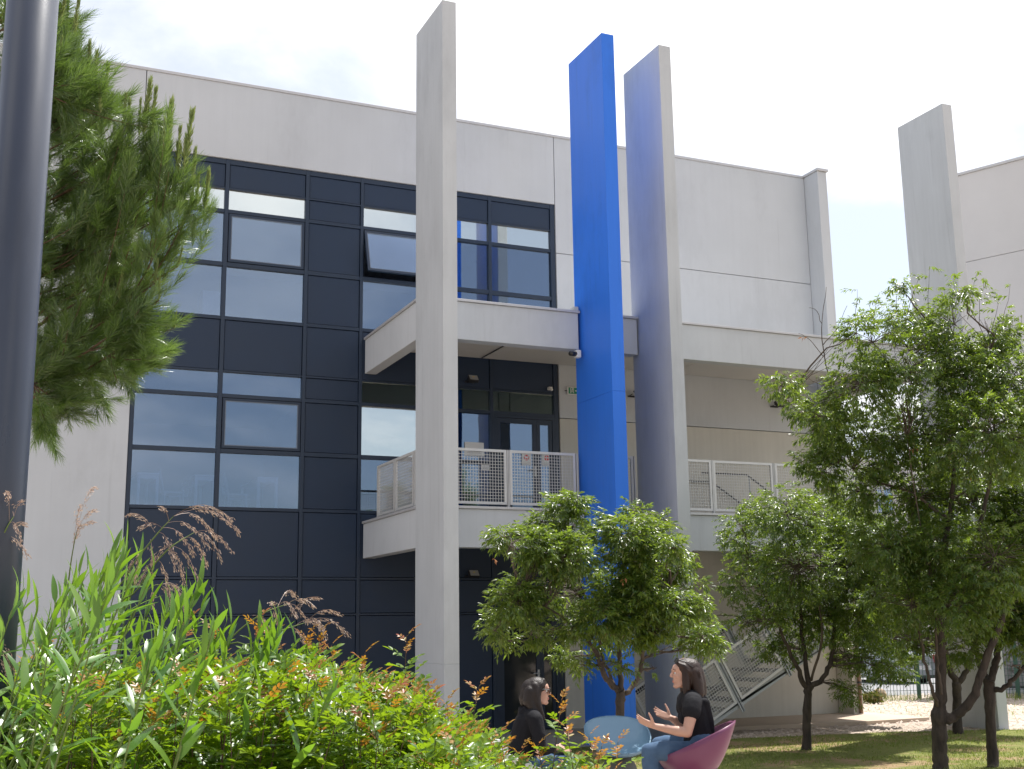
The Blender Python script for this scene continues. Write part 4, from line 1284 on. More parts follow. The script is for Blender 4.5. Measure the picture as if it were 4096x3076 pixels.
# ------------------------------------------------------------------ pine
def needle_shoot(rs, length, nn, nl, spread, w=0.0020):
    """needles round a shoot along +x"""
    t = rs.uniform(0.0, 1.0, nn)
    a = rs.uniform(0, 6.283, nn)
    k = spread * (1.15 - 0.75 * t) * rs.uniform(.7, 1.2, nn)
    d = nrm(np.stack([np.ones(nn), np.cos(a) * k, np.sin(a) * k], 1))
    p = np.stack([t * length, 0 * t, 0 * t], 1)
    s = nrm(np.cross(d, rs.normal(0, 1, (nn, 3))))
    l = nl * rs.uniform(.7, 1.1, nn)[:, None]
    bend = nrm(rs.normal(0, 1, (nn, 3))) * l * 0.10
    V = np.stack([p - s * w / 2, p + s * w / 2, p + d * l * .55 + bend + s * w / 2, p + d * l * .55 + bend - s * w / 2, p + d * l], 1)
    F = np.concatenate([np.arange(nn)[:, None, None] * 5 + np.array([(0, 1, 2), (0, 2, 3), (3, 2, 4)])[None]]).reshape(-1, 3)
    return V.reshape(-1, 3), F
def pine_tree():
    rs = np.random.RandomState(21)
    base = at(-150, 600, 7.3); base = (base.x, base.y, gz(base.x, base.y))
    root = thing('pine_tree', base, 'pine tree with long green needles behind the lamp post', 'tree')
    b = Vector(base)
    tpts = [b + Vector((0.02 * i, 0.01 * i, 0.75 * i)) for i in range(9)]
    MB().tube(tpts, [.09 - .009 * i for i in range(9)], 12).build('trunk', 'pinebark', root, smooth=True)
    edge = [(-10, 150), (60, 165), (130, 180), (200, 228), (260, 330), (320, 390), (380, 408), (430, 425), (480, 432), (540, 420), (600, 412), (660, 410), (720, 395), (770, 360), (810, 330), (840, 280), (870, 230), (895, 180), (920, 110)]
    ey = [e[0] for e in edge]; ex = [e[1] for e in edge]
    pos = []; dirs = []; var = []; sc = []; mains = []
    br = MB()
    def branch(x1, y1, dd, r=0.016, x0=None, y0=None):
        yb = y1 + (0.30 * x1 + 60 if y1 < 760 else -60)
        a = at(-135, yb, 7.3) if x0 is None else at(x0, y0, 7.0)
        e = at(x1, y1, 7.0 + dd)
        n = 7
        pts = []
        for i in range(n + 1):
            t = i / n
            p = a.lerp(e, t)
            p.z += (-0.20 if y1 < 780 else 0.12) * math.sin(math.pi * t) * (e - a).length * 0.6
            pts.append(p + Vector(rs.normal(0, .012, 3).tolist()))
        br.tube(pts, [r * (1 - .8 * i / n) + .002 for i in range(n + 1)], 6, False)
        return pts
    for i in range(175):
        y = rs.uniform(-60, 915)
        xe = np.interp(y, ey, ex)
        x = xe * (rs.uniform(0.04, 0.99) ** 0.7) - 14
        dd = rs.uniform(-0.45, 0.55)
        if i < 26:
            pts = branch(x, y, dd, 0.012); mains.append(pts)
        else:
            e = at(x, y, 7.0 + dd)
            mp = min(mains, key=lambda q: min((p - e).length for p in q[2:]))
            a = min(mp[1:-1], key=lambda p: (p - e).length + (0.3 if p.x > e.x else 0))
            pts = [a.lerp(e, t_ / 7) + Vector((0, 0, -.25 * (1 - t_ / 7) * (t_ / 7) * (e - a).length)) for t_ in range(8)]
            br.tube(pts, [.0055 * (1 - .75 * t_ / 7) for t_ in range(8)], 5, False)
        tang = (pts[-1] - pts[-3]).normalized()
        if (pts[-1] - pts[0]).length < .25: tang = Vector((.75, -.25, .45)).normalized()
        low = max(0.0, min(1.0, (y - 620) / 250))
        for k in range(11):
            t = 1 - 0.09 * k * rs.uniform(.6, 1)
            j = min(6, int(t * 7)); p = pts[j].lerp(pts[j + 1], min(1, t * 7 - j))
            d = np.array(tang) + rs.normal(0, .5, 3) + np.array([0, 0, 0.55 * (1 - low) - 0.35 * low])
            if k == 0: d = np.array(tang) + np.array([0, 0, 0.35 * (1 - low) - .2 * low])
            pos.append(np.array(p) + rs.normal(0, .02, 3)); dirs.append(d); var.append(rs.randint(0, 7)); sc.append(rs.uniform(.8, 1.15))
        if low < 0.5 and rs.rand() < 0.6:
            pos.append(np.array(pts[-1])); dirs.append(np.array([rs.normal(0, .1), rs.normal(0, .1), 1.0])); var.append(7 + rs.randint(0, 2)); sc.append(rs.uniform(.5, .9))
    for i in range(60):      # inner twigs that close the crown behind the pole
        c = np.array(at(rs.uniform(20, 190), rs.uniform(180, 700), 7.0 + rs.uniform(-.1, .5)))
        for k in range(5):
            pos.append(c + rs.normal(0, .06, 3)); dirs.append(rs.normal(0, .6, 3) + np.array([.5, -.2, .35])); var.append(rs.randint(0, 7)); sc.append(rs.uniform(.8, 1.1))
    for i in range(120):      # the other half of the crown, left of the trunk and towards the camera
        y = rs.uniform(-120, 880)
        xe = np.interp(y, ey, ex) + 135
        x = -135 - xe * (rs.uniform(0, 1) ** .6) if i % 4 else -135 + rs.uniform(0, 100)
        e = at(x, y, 7.3 + rs.uniform(-.5, .7))
        a = at(-135, y + .25 * abs(x + 135) + 40, 7.3)
        pts = [a.lerp(e, t_ / 5) + Vector((0, 0, -.15 * (1 - t_ / 5) * (t_ / 5) * (e - a).length)) for t_ in range(6)]
        br.tube(pts, [.010 * (1 - .8 * t_ / 5) + .001 for t_ in range(6)], 5, False)
        tang = np.array((pts[-1] - pts[-3]).normalized())
        for k in range(9):
            t = 1 - .09 * k; j = min(4, int(t * 5)); p = pts[j].lerp(pts[j + 1], min(1, t * 5 - j))
            pos.append(np.array(p) + rs.normal(0, .03, 3)); dirs.append(tang + rs.normal(0, .5, 3) + np.array([0, 0, .35])); var.append(rs.randint(0, 7)); sc.append(rs.uniform(.8, 1.15))
    # upright candles standing clear of the outline
    for x, y, l in ((205, 140, .8), (228, 172, 1.0), (238, 232, .7), (268, 232, .7), (276, 245, .8), (300, 240, .6), (320, 205, 1.25), (332, 222, 1.0), (366, 250, 1.35), (385, 305, .9), (410, 276, 1.4), (418, 350, .9), (447, 395, .9), (425, 405, .7), (284, 392, .8), (190, 118, .8), (165, 30, .9), (140, 10, .9), (200, 470, .7), (225, 395, .7), (150, 200, .8), (175, 165, .7), (385, 345, .9), (345, 300, .8)):
        l *= 1.25; tip = np.array(at(x + 4, y - 22, 6.85)); ln = .19 * l
        d = np.array([rs.normal(.06, .05), rs.normal(0, .05), 1.0])
        p = tip - nrm(d) * ln
        pos.append(p); dirs.append(d); var.append(7 + rs.randint(0, 2)); sc.append(l)
        branch(x - 8, y + 62 * l, 0.0, 0.007)
        for k in range(5):
            pos.append(p + np.array([rs.normal(0, .015), rs.normal(0, .015), -0.05 - .05 * k])); dirs.append(np.array([rs.normal(.2, .35), rs.normal(-.1, .35), .75])); var.append(rs.randint(0, 7)); sc.append(.85)
    br.build('branches', 'pinebark', root, smooth=True)
    pos = np.array(pos); dirs = nrm(np.array(dirs)); var = np.array(var); sc = np.array(sc)
    n = len(pos)
    rot = np.stack([frame_from(dirs[k], rs.normal(0, 1, 3)) for k in range(n)])
    variants = [needle_shoot(rs, rs.uniform(.10, .18), 85, .105, .72) for _ in range(7)] + [needle_shoot(rs, .20, 240, .038, .60, .0040) for _ in range(2)]
    order = np.argsort(np.linalg.norm(pos - np.array(CAM), axis=1))
    scatter_parts('needles', root, variants, ['pine'] * 7 + ['candle'] * 2, pos, rot, sc, var, 'needle_shoot', 'needles', list(order))
pine_tree()

# ------------------------------------------------------------------ shrubs in the foreground
def compound_leaf(rs, pairs, rl, ll, lw):
    parts = []
    for i in range(pairs * 2 + 1):
        t = (i // 2 + 1) / (pairs + .6)
        p = np.array([rl * t, 0, 0.08 * rl * math.sin(t * 2)])
        if i == pairs * 2:
            d = np.array([1, 0, -.15]); p = np.array([rl, 0, 0.05 * rl])
        else:
            s = 1 if i % 2 else -1
            d = np.array([.62, s * .8, rs.uniform(-.1, .25)])
        d = nrm(d + rs.normal(0, .1, 3))
        R = frame_from(d, nrm(np.array([rs.normal(0, .25), rs.normal(0, .25), 1.0])))
        v, f = leaf_np(ll * rs.uniform(.8, 1.1), lw * rs.uniform(.9, 1.1), 0.35, rs.uniform(-.05, .2), 2)
        parts.append((v @ R.T + p, f))
    # rachis
    w = 0.0009
    v = np.array([(0, w, 0), (0, -w, 0), (rl * .5, -w, .06 * rl), (rl * .5, w, .06 * rl), (rl, 0, .05 * rl)], float)
    parts.append((v, np.array([(0, 1, 2), (0, 2, 3), (3, 2, 4)])))
    return join_np(parts)
LT = [(-80, 1440), (0, 1425), (100, 1405), (300, 1430), (480, 1405), (560, 1410), (700, 1405), (780, 1455), (880, 1435), (950, 1525), (1040, 1550), (1070, 1585), (1100, 1635), (1195, 1650), (1220, 1615), (1300, 1635), (1350, 1680)]
rsl = np.random.RandomState(31)
LV = [compound_leaf(rsl, rsl.randint(2, 5), rsl.uniform(.06, .09), rsl.uniform(.034, .045), rsl.uniform(.0145, .0190)) for _ in range(7)] + [compound_leaf(rsl, 3, .045, .022, .0095) for _ in range(3)]
LM = ['lentisk'] * 7 + ['newleaf'] * 3
def lentisk(seed, x0, x1, n, label, spikes=(), D0=3.8, D1=5.6, group='lentisk shrubs in the foreground'):
    rs = np.random.RandomState(seed)
    bx = at((x0 + x1) / 2, 1600, (D0 + D1) / 2)
    root = thing('lentisk_shrub', (bx.x, bx.y, gz(bx.x, bx.y)), label, 'shrub', group)
    pos = []; rot = []; var = []; sc = []
    stems = MB()
    todo = []
    for i in range(int(n * 1.5)):
        x = rs.uniform(x0, x1); D = rs.uniform(D0, D1)
        yt = np.interp(x, [p[0] for p in LT], [p[1] for p in LT])
        back = (D - D0) / (D1 - D0)
        y = yt + (1 - back) * rs.uniform(20, 190) + rs.uniform(0, 45)
        todo.append((x, y, D, rs.uniform(.30, .52), False))
    for x, y in spikes:
        todo.append((x, y, rs.uniform(4.2, 4.8), 0.34, True))
    for x, y, D, L_, spike in todo:
        tip = at(x, y, D)
        foot = Vector((bx.x + (tip.x - bx.x) * 0.45, bx.y + (tip.y - bx.y) * 0.45, gz(bx.x, bx.y)))
        low = tip - Vector((rs.normal(0.03, .07), rs.normal(0, .07), L_ + 0.1))
        stems.tube([foot, foot.lerp(low, .6) + Vector((0, 0, .08)), low, low.lerp(tip, .5) + Vector((rs.normal(0, .006), rs.normal(0, .006), 0)), tip], [.006, .004, .0025, .002, .001], 5, False)
        ax = (tip - low).normalized()
        nl = int(L_ / (0.021 if not spike else 0.019))
        for k in range(nl):
            t = k / nl
            p = tip - ax * (L_ * t)
            a = 2.4 * k + rs.uniform(-.5, .5)
            new = (t < (0.2 if spike else 0.10)) and (spike or rs.rand() < 0.45)
            upc = 0.95 - 0.75 * min(1, t * 2.2)
            d = np.array([math.cos(a), math.sin(a), upc + rs.normal(0, .15)])
            pos.append(np.array(p)); rot.append(frame_from(d, np.array([rs.normal(0, .2), rs.normal(0, .2), 1.0])))
            var.append(rs.randint(7, 10) if new else rs.randint(0, 7))
            sc.append(rs.uniform(.8, 1.15) * (0.75 if (t < .25 and not new) else 1))
    stems.build('stems', 'redstem', root, smooth=True)
    pos = np.array(pos); rot = np.array(rot); var = np.array(var); sc = np.array(sc)
    order = np.argsort(np.linalg.norm(pos - np.array(CAM), axis=1) - 1.5 * (pos[:, 2] - 1.5))
    scatter_parts('leaves', root, LV, LM, pos, rot, sc, var, 'leaf', 'foliage', list(order))
lentisk(41, -120, 60, 34, 'lentisk shrub at the left edge behind the lamp post foot')
lentisk(42, 60, 230, 40, 'lentisk shrub with orange tips against the pale left wall', ((95, 1400), (160, 1365), (225, 1375)))
lentisk(43, 230, 420, 40, 'lentisk shrub mostly hidden among the long-leaved shoots', ((330, 1400), (405, 1345)))
lentisk(44, 400, 590, 44, 'lentisk shrub with one red tip against the dark cladding', ((462, 1352), (553, 1342), (590, 1375)))
lentisk(45, 590, 750, 46, 'lentisk shrub with two tall orange-tipped shoots below the drooping grass', ((662, 1372), (688, 1366), (715, 1395)))
lentisk(46, 740, 900, 48, 'lentisk shrub whose tallest red-tipped shoot crosses the left pillar edge', ((785, 1415), (878, 1375), (858, 1480), (820, 1465)))
lentisk(47, 890, 1010, 44, 'lentisk shrub at the foot of the left concrete pillar', ((935, 1500), (965, 1515)))
lentisk(48, 1000, 1110, 40, 'lentisk shrub just left of the woman in the black jacket', ((1035, 1482), (1000, 1560), (1080, 1585)))
lentisk(49, 1100, 1250, 30, 'lentisk shrub covering the lap of the woman in the black jacket', ((1213, 1512), (1222, 1560), (1160, 1612), (1128, 1622)))
lentisk(50, 1240, 1330, 16, 'small lentisk sprays before the blue chair', ((1272, 1590), (1300, 1612), (1335, 1602)))
lentisk(51, 120, 640, 50, 'lentisk shrub close to the lens at the lower left', (), 3.1, 3.8)
lentisk(52, 600, 1080, 56, 'lentisk shrub close to the lens at the bottom centre', (), 3.1, 3.8)

# tall shoots with long narrow leaves
WT = [(-60, 1200), (0, 1260), (60, 1290), (120, 1300), (175, 1235), (250, 1185), (290, 1210), (330, 1235), (380, 1300), (425, 1265), (480, 1340), (560, 1360), (600, 1340), (650, 1420), (760, 1530), (860, 1620), (940, 1670)]
def arch_leaf(rs, l, w):
    return leaf_np(l, w, 0.18, rs.uniform(.02, .40), 4)
WV = [arch_leaf(rsl, rsl.uniform(.09, .15), rsl.uniform(.017, .025)) for _ in range(9)]
def long_shoots(seed, xs, label, D0=3.5, D1=4.9):
    rs = np.random.RandomState(seed)
    bx = at(sum(x for x in xs) / len(xs) - 40, 1600, (D0 + D1) / 2)
    root = thing('willow_leaved_plant', (bx.x, bx.y, gz(bx.x, bx.y)), label, 'plant', 'tall long-leaved plants in the foreground')
    pos = []; rot = []; var = []; sc = []
    stems = MB()
    for i, x in enumerate(xs):
        D = rs.uniform(D0, D1)
        yt = np.interp(x, [p[0] for p in WT], [p[1] for p in WT])
        y = yt + (0 if i % 3 == 0 else rs.uniform(10, 190))
        tip = at(x, y, D)
        lean = rt * rs.uniform(.12, .30) + Vector((rs.normal(0, .06), rs.normal(0, .06), 0))
        foot = tip - lean * 1.3 * (tip.z - .47) - Vector((0, 0, tip.z - gz(tip.x, tip.y)))
        midp = foot.lerp(tip, .5) - lean * 0.10
        P, R = smooth_line([foot, midp, tip], [.006, .0045, .0012], 6)
        stems.tube(P, R, 5, False)
        nl = rs.randint(19, 27)
        for k in range(nl):
            t = 1 - 0.62 * (k / nl) ** 0.9 - 0.005
            q = t * (len(P) - 1); j = min(len(P) - 2, int(q)); p = P[j].lerp(P[j + 1], q - j)
            ax = np.array((P[j + 1] - P[j]).normalized())
            a = 2.4 * k + rs.uniform(-.4, .4)
            s1 = nrm(np.cross(ax, np.array([0.3, 1, 0]))); s2 = np.cross(ax, s1)
            opn = 0.28 if k < 4 else 1.0
            d = nrm(ax + (s1 * math.cos(a) + s2 * math.sin(a)) * opn * rs.uniform(.6, 1.2))
            pos.append(np.array(p)); rot.append(frame_from(d, ax + rs.normal(0, .15, 3)))
            var.append(rs.randint(0, 9)); sc.append(rs.uniform(.8, 1.2) * (0.7 if k < 3 else 1))
    stems.build('stems', 'greenstem', root, smooth=True)
    pos = np.array(pos); rot = np.array(rot); var = np.array(var); sc = np.array(sc)
    order = np.argsort(np.linalg.norm(pos - np.array(CAM), axis=1) - 0.5 * (pos[:, 2] - 1.5))
    scatter_parts('leaves', root, WV, ['willow'] * 9, pos, rot, sc, var, 'leaf', 'foliage', list(order))
rq = np.random.RandomState(77)
long_shoots(61, [5, -20, 30, 60, -40, 15, 48, 2, 70, 35, -10, 80, 20], 'long-leaved plant at the left edge around the lamp post')
long_shoots(62, [172, 120, 150, 190, 100, 165, 140, 205, 110, 130, 180, 95, 160], 'long-leaved plant before the pale wall')
long_shoots(63, [248, 262, 230, 300, 282, 215, 270, 240, 310, 255, 290, 225, 305], 'tallest long-leaved plant, before the edge of the dark cladding')
long_shoots(64, [425, 330, 360, 400, 345, 380, 440, 335, 415, 370, 390, 350, 430], 'long-leaved plant with an upright tip against the dark cladding')
long_shoots(65, [602, 470, 500, 560, 540, 480, 590, 520, 460, 610, 530, 575, 490], 'long-leaved plant under the right-hand drooping grass')
long_shoots(66, [640, 700, 760, 660, 820, 720, 680, 790, 740, 860, 670], 'lowest long-leaved plant among the lentisk at the bottom')
long_shoots(67, [40, 110, 200, 270, 330, 400, 160, 80, 230, 300, 370, 440, 500], 'long-leaved plant closest to the lens at the lower left', 2.9, 3.5)

long_shoots(68, [120, 260, 380, 470, 560, 640, 720, 520, 600, 800, 430, 680, 330], 'long-leaved plant lying low at the bottom edge before the lentisk', 3.0, 3.6)

# feathery grass stalks
def grass_stalk(seed, pts, heads, label, D=4.4):
    """pts: stem line; heads: (start x,y, end x,y) drooping panicle arms"""
    rs = np.random.RandomState(seed)
    p0 = at(*pts[0], D)
    root = thing('grass_stalk', (p0.x, p0.y, gz(p0.x, p0.y)), label, 'grass stalk', 'feathery grass stalks')
    P = [Vector((p0.x, p0.y, gz(p0.x, p0.y)))] + [at(x, y, D + rs.normal(0, .03)) for x, y in pts]
    Q, R = smooth_line(P, [.0028] * (len(P) - 1) + [.0010], 5)
    MB().tube(Q, R, 5, False).build('stem', 'greenstem', root, smooth=True)
    arms = MB(); parts = []
    for xa, ya, xb, yb in heads:
        a = at(xa, ya, D); b = at(xb, yb, D + rs.normal(0, .08))
        l = (b - a).length
        pts_ = [a.lerp(b, t) + Vector((0, 0, 0.22 * l * math.sin(math.pi * t))) for t in np.linspace(0, 1, 7)]
        arms.tube(pts_, .0007, 3, False)
        for k in range(int(60 * l / .15)):
            t = rs.uniform(.2, 1) ** .7
            j = min(5, int(t * 6)); p = pts_[j].lerp(pts_[j + 1], t * 6 - j)
            q = p + Vector((rs.normal(0, .005), rs.normal(0, .005), -rs.uniform(.0, .010)))
            if k % 3 == 0: arms.tube([p, q], .0005, 3, False)
            d = nrm(np.array((pts_[j + 1] - pts_[j]).normalized()) + np.array([rs.normal(0, .25), rs.normal(0, .25), rs.normal(-.35, .25)]))
            v, f = leaf_np(rs.uniform(.010, .016), .0030, .6, 0, 1)
            parts.append((v @ frame_from(d, rs.normal(0, 1, 3)).T + np.array(q), f))
    arms.build('panicle_branches', 'straw', root)
    V, F = join_np(parts)
    o = link_mesh('spikelets', mesh_np('spikelets', V - np.array(rootloc(root)), F), 'straw', root)
    o['kind'] = 'stuff'
grass_stalk(71, [(205, 1420), (270, 1250), (330, 1165), (375, 1115)], [(300, 1200, 270, 1250), (310, 1185, 290, 1260), (325, 1165, 330, 1240), (340, 1150, 380, 1230), (350, 1140, 420, 1200), (360, 1130, 450, 1180), (375, 1115, 470, 1165), (375, 1115, 500, 1120), (375, 1115, 518, 1150), (365, 1125, 345, 1095), (350, 1140, 300, 1140), (335, 1150, 275, 1110)], 'tallest feathery grass stalk arching across the dark cladding')
grass_stalk(72, [(230, 1420), (300, 1270), (360, 1190), (420, 1150)], [(360, 1190, 400, 1260), (370, 1180, 430, 1255), (390, 1165, 450, 1225), (420, 1150, 480, 1210), (420, 1150, 500, 1190), (350, 1200, 300, 1260), (340, 1210, 365, 1280), (380, 1175, 330, 1215)], 'feathery grass stalk with brown heads just right of the tallest')
grass_stalk(73, [(250, 1480), (310, 1290), (350, 1262)], [(330, 1270, 330, 1310), (340, 1262, 375, 1320), (350, 1262, 405, 1325), (350, 1262, 400, 1290)], 'short feathery grass head hanging low over the dark cladding')
grass_stalk(74, [(470, 1480), (545, 1390), (600, 1365), (660, 1345)], [(545, 1330, 575, 1360), (600, 1345, 585, 1300), (620, 1340, 690, 1290), (660, 1345, 735, 1325), (660, 1345, 752, 1370), (640, 1350, 690, 1350), (620, 1355, 660, 1390), (660, 1345, 705, 1375), (600, 1310, 640, 1285)], 'feathery grass stalk arching above the orange-tipped lentisk')
grass_stalk(75, [(430, 1500), (490, 1390), (560, 1330), (620, 1305)], [(560, 1330, 580, 1365), (600, 1310, 640, 1330), (620, 1305, 680, 1310), (620, 1305, 665, 1345), (590, 1315, 600, 1350)], 'thin feathery grass stalk leaning into the arching one')
grass_stalk(76, [(135, 1420), (150, 1240), (165, 1150)], [(158, 1180, 175, 1090), (165, 1150, 205, 1050), (165, 1150, 210, 1100), (160, 1170, 200, 1125), (152, 1220, 175, 1130)], 'slim grass stalk standing against the pale wall')
grass_stalk(77, [(-30, 1450), (-20, 1230), (10, 1150), (30, 1115)], [(10, 1150, 60, 1130), (20, 1130, 45, 1170), (30, 1115, 48, 1080), (0, 1170, -30, 1190), (30, 1115, 5, 1080), (5, 1160, 60, 1200), (20, 1130, 15, 1060)], 'feathery grass stalk before the lamp post at the left edge', 4.0)
grass_stalk(78, [(-20, 1560), (-20, 1480), (-5, 1390)], [(-5, 1390, 20, 1410), (-8, 1400, 30, 1450), (-10, 1420, 25, 1480)], 'low grass head at the left edge below the others', 3.9)
# ------------------------------------------------------------------ tub chairs
RH = Vector((0.9152, -0.4030, 0)); DH = Vector((0.4030, 0.9152, 0))
def local(ref, turn=0.0):
    c, s = math.cos(turn), math.sin(turn)
    a = RH * c + DH * s; b = DH * c - RH * s
    ref = Vector(ref)
    return lambda u, v, z: ref + a * u + b * v + Vector((0, 0, z))
SHELL = [(-.325, 0), (-.331, .03), (-.326, .07), (-.305, .125), (-.262, .19), (-.19, .25), (-.10, .285), (0, .278), (.09, .232), (.17, .165), (.235, .10), (.285, .05), (.318, .014), (.327, 0)]
def tub_chair(mat, label, ref, turn, ground, shallow=1.0, base=None, tilt=24.5, roll=0.0):
    """one-piece shell: an egg cut by a tilted rim, on a short foot. local u: back of the chair is +u"""
    tf0 = local(ref, turn)
    p = tf0(0, 0, 0)
    t = thing('tub_chair', (p.x, p.y, ground), label, 'chair', 'moulded tub chairs')
    ca, sa = math.cos(math.radians(tilt)), math.sin(math.radians(tilt))
    def tf(s, w, d):            # s along the rim, w across, d depth under the rim plane
        return tf0(s * ca + d * sa, w, s * sa - d * ca - roll * w)
    prof, rr = smooth_line([Vector((a, b, 0)) for a, b in SHELL], [1] * len(SHELL), 4)
    def sheet(scale, inset, nn=26):
        V = []
        for q in prof:
            s, dep = q.x * scale, max(0.0, q.y - inset) * shallow
            half = 0.325 * math.sqrt(max(0.0, 1 - (abs(q.x) / .332) ** (3.2 if q.x > 0 else 2.0))) * scale
            row = []
            for k in range(nn + 1):
                a = math.pi * k / nn
                row.append((s, half * math.cos(a), dep * (abs(math.sin(a)) ** .85)))
            V.append(row)
        return V
    outer = sheet(1.0, 0.0); inner = sheet(0.955, 0.022)
    mb = MB()
    nn = 26
    def add(rows, flip):
        b = len(mb.v)
        for row in rows: mb.v += row
        for i in range(len(rows) - 1):
            for k in range(nn):
                f = (b + i * (nn + 1) + k, b + i * (nn + 1) + k + 1, b + (i + 1) * (nn + 1) + k + 1, b + (i + 1) * (nn + 1) + k)
                mb.f.append(f[::-1] if flip else f)
        return b
    bo = add(outer, False); bi = add(inner, True)
    m = len(outer)
    # rim joins outer and inner skins, slightly rounded up
    for k0 in (0, nn):
        for i in range(m - 1):
            f = (bo + i * (nn + 1) + k0, bo + (i + 1) * (nn + 1) + k0, bi + (i + 1) * (nn + 1) + k0, bi + i * (nn + 1) + k0)
            mb.f.append(f if k0 else f[::-1])
    o = mb.build('shell', mat, t, smooth=True, tf=tf)
    bm = bmesh.new(); bm.from_mesh(o.data)
    bmesh.ops.remove_doubles(bm, verts=bm.verts, dist=0.0015)
    bmesh.ops.recalc_face_normals(bm, faces=bm.faces)
    bm.to_mesh(o.data); bm.free()
    o.data.polygons.foreach_set('use_smooth', [True] * len(o.data.polygons))
    b0 = tf(-.06, 0, .27 * shallow)
    f = MB()
    h = b0.z - ground - (0.05 if base else 0)
    prof2 = [(0.0, 0.20), (0.02, 0.205), (0.05, 0.17), (h * .6, 0.12), (h + 0.03, 0.13)] if not base else [(0.0, 0.20), (0.02, 0.205), (0.05, 0.19), (h * .6, 0.17), (h, 0.10)]
    f.tube([Vector((b0.x, b0.y, ground + a)) for a, r in prof2], [r for a, r in prof2], 24)
    f.build('foot', base or mat, t, smooth=True)
    return t
GZ = 0.47
REF_R = Vector((5.121, 8.245, 1.113))
tub_chair('pink', 'pink tub chair with the brown-haired woman sitting in it', local(REF_R)(.037, 0, .004), 0.0, GZ, roll=0.085)
pb = at(1335, 1588, 11.75)
tub_chair('bluechair', 'empty light blue tub chair between the two women', (pb.x, pb.y, GZ + .47), math.radians(97), gz(pb.x, pb.y), 0.42, 'greybase', 29)
REF_L = Vector((4.33, 9.47, 0.945))
tub_chair('greychair', 'pale grey tub chair under the woman in the black jacket, mostly behind leaves', local(REF_L)(-.03, 0, -.02), math.radians(180 - 8), GZ)

# ------------------------------------------------------------------ people
def capsule(mb, pts, rad, n=14):
    pts = [Vector(p) for p in pts]
    mb.tube(pts, rad, n)
    for p, r in zip(pts, rad):
        mb.ball(p, r, n, 9)
def skinned(name, mb, voxel, mat, parent, tf, smooth=2, label=None):
    """shapes fused into one continuous surface"""
    me = bpy.data.meshes.new('tmp')
    me.from_pydata([tuple(tf(*p)) for p in mb.v], [], mb.f)
    o = bpy.data.objects.new('tmp', me); COL.objects.link(o)
    md = o.modifiers.new('r', 'REMESH'); md.mode = 'VOXEL'; md.voxel_size = voxel
    dg = bpy.context.evaluated_depsgraph_get(); dg.update()
    new = bpy.data.meshes.new_from_object(o.evaluated_get(dg))
    bpy.data.objects.remove(o); bpy.data.meshes.remove(me)
    bm = bmesh.new(); bm.from_mesh(new)
    for _ in range(smooth):
        bmesh.ops.smooth_vert(bm, verts=bm.verts, factor=0.5, use_axis_x=True, use_axis_y=True, use_axis_z=True)
    off = rootloc(parent)
    for v in bm.verts: v.co -= off
    bm.to_mesh(new); bm.free()
    new.name = name
    new.materials.clear()
    new.polygons.foreach_set('use_smooth', [True] * len(new.polygons))
    ob = link_mesh(name, new, mat, parent)
    if label: ob['label'] = label
    return ob
def head(mb, c, f, tilt=0.0, s=1.0):
    """head facing local direction f (+1 or -1 along u); c = centre of the skull"""
    cu, cv, cz = c
    ct_, st_ = math.cos(tilt), math.sin(tilt)
    def q(a, b, z):      # a forward, b side, z up, in head space
        a2 = a * ct_ - z * st_; z2 = a * st_ + z * ct_
        return (cu + f * a2 * s, cv + b * s, cz + z2 * s)
    mb.ball(q(-.012, 0, .012), (.093 * s, .074 * s, .095 * s), 20, 14)      # cranium
    mb.ball(q(.034, 0, -.035), (.058 * s, .060 * s, .080 * s), 18, 12)      # face
    mb.ball(q(.050, 0, .028), (.044 * s, .058 * s, .040 * s), 16, 10)       # forehead
    capsule(mb, [q(-.01, .05, -.055), q(.045, .036, -.090), q(.074, 0, -.100)], [.020 * s, .019 * s, .019 * s], 12)
    capsule(mb, [q(-.01, -.05, -.055), q(.045, -.036, -.090), q(.074, 0, -.100)], [.020 * s, .019 * s, .019 * s], 12)
    mb.ball(q(.055, .036, -.028), (.028 * s, .022 * s, .024 * s), 12, 8)    # cheeks
    mb.ball(q(.055, -.036, -.028), (.028 * s, .022 * s, .024 * s), 12, 8)
    capsule(mb, [q(.088, 0, .012), q(.106, 0, -.022)], [.009 * s, .0125 * s], 10)   # nose
    mb.ball(q(.102, .010, -.028), .0085 * s, 8, 6); mb.ball(q(.102, -.010, -.028), .0085 * s, 8, 6)
    capsule(mb, [q(.082, .035, .018), q(.094, .012, .020)], [.008 * s, .008 * s], 8)        # brows
    capsule(mb, [q(.082, -.035, .018), q(.094, -.012, .020)], [.008 * s, .008 * s], 8)
    mb.ball(q(.086, 0, -.058), (.012 * s, .022 * s, .010 * s), 10, 7)       # lips
    mb.ball(q(.086, 0, -.070), (.011 * s, .019 * s, .009 * s), 10, 7)
    mb.ball(q(.080, 0, -.098), (.018 * s, .020 * s, .016 * s), 10, 7)       # chin
    for b in (.074, -.074):
        mb.ball(q(-.004, b, -.014), (.017 * s, .008 * s, .030 * s), 10, 8)  # ears
        mb.ball(q(-.002, b, -.036), (.010 * s, .007 * s, .012 * s), 8, 6)
    return q
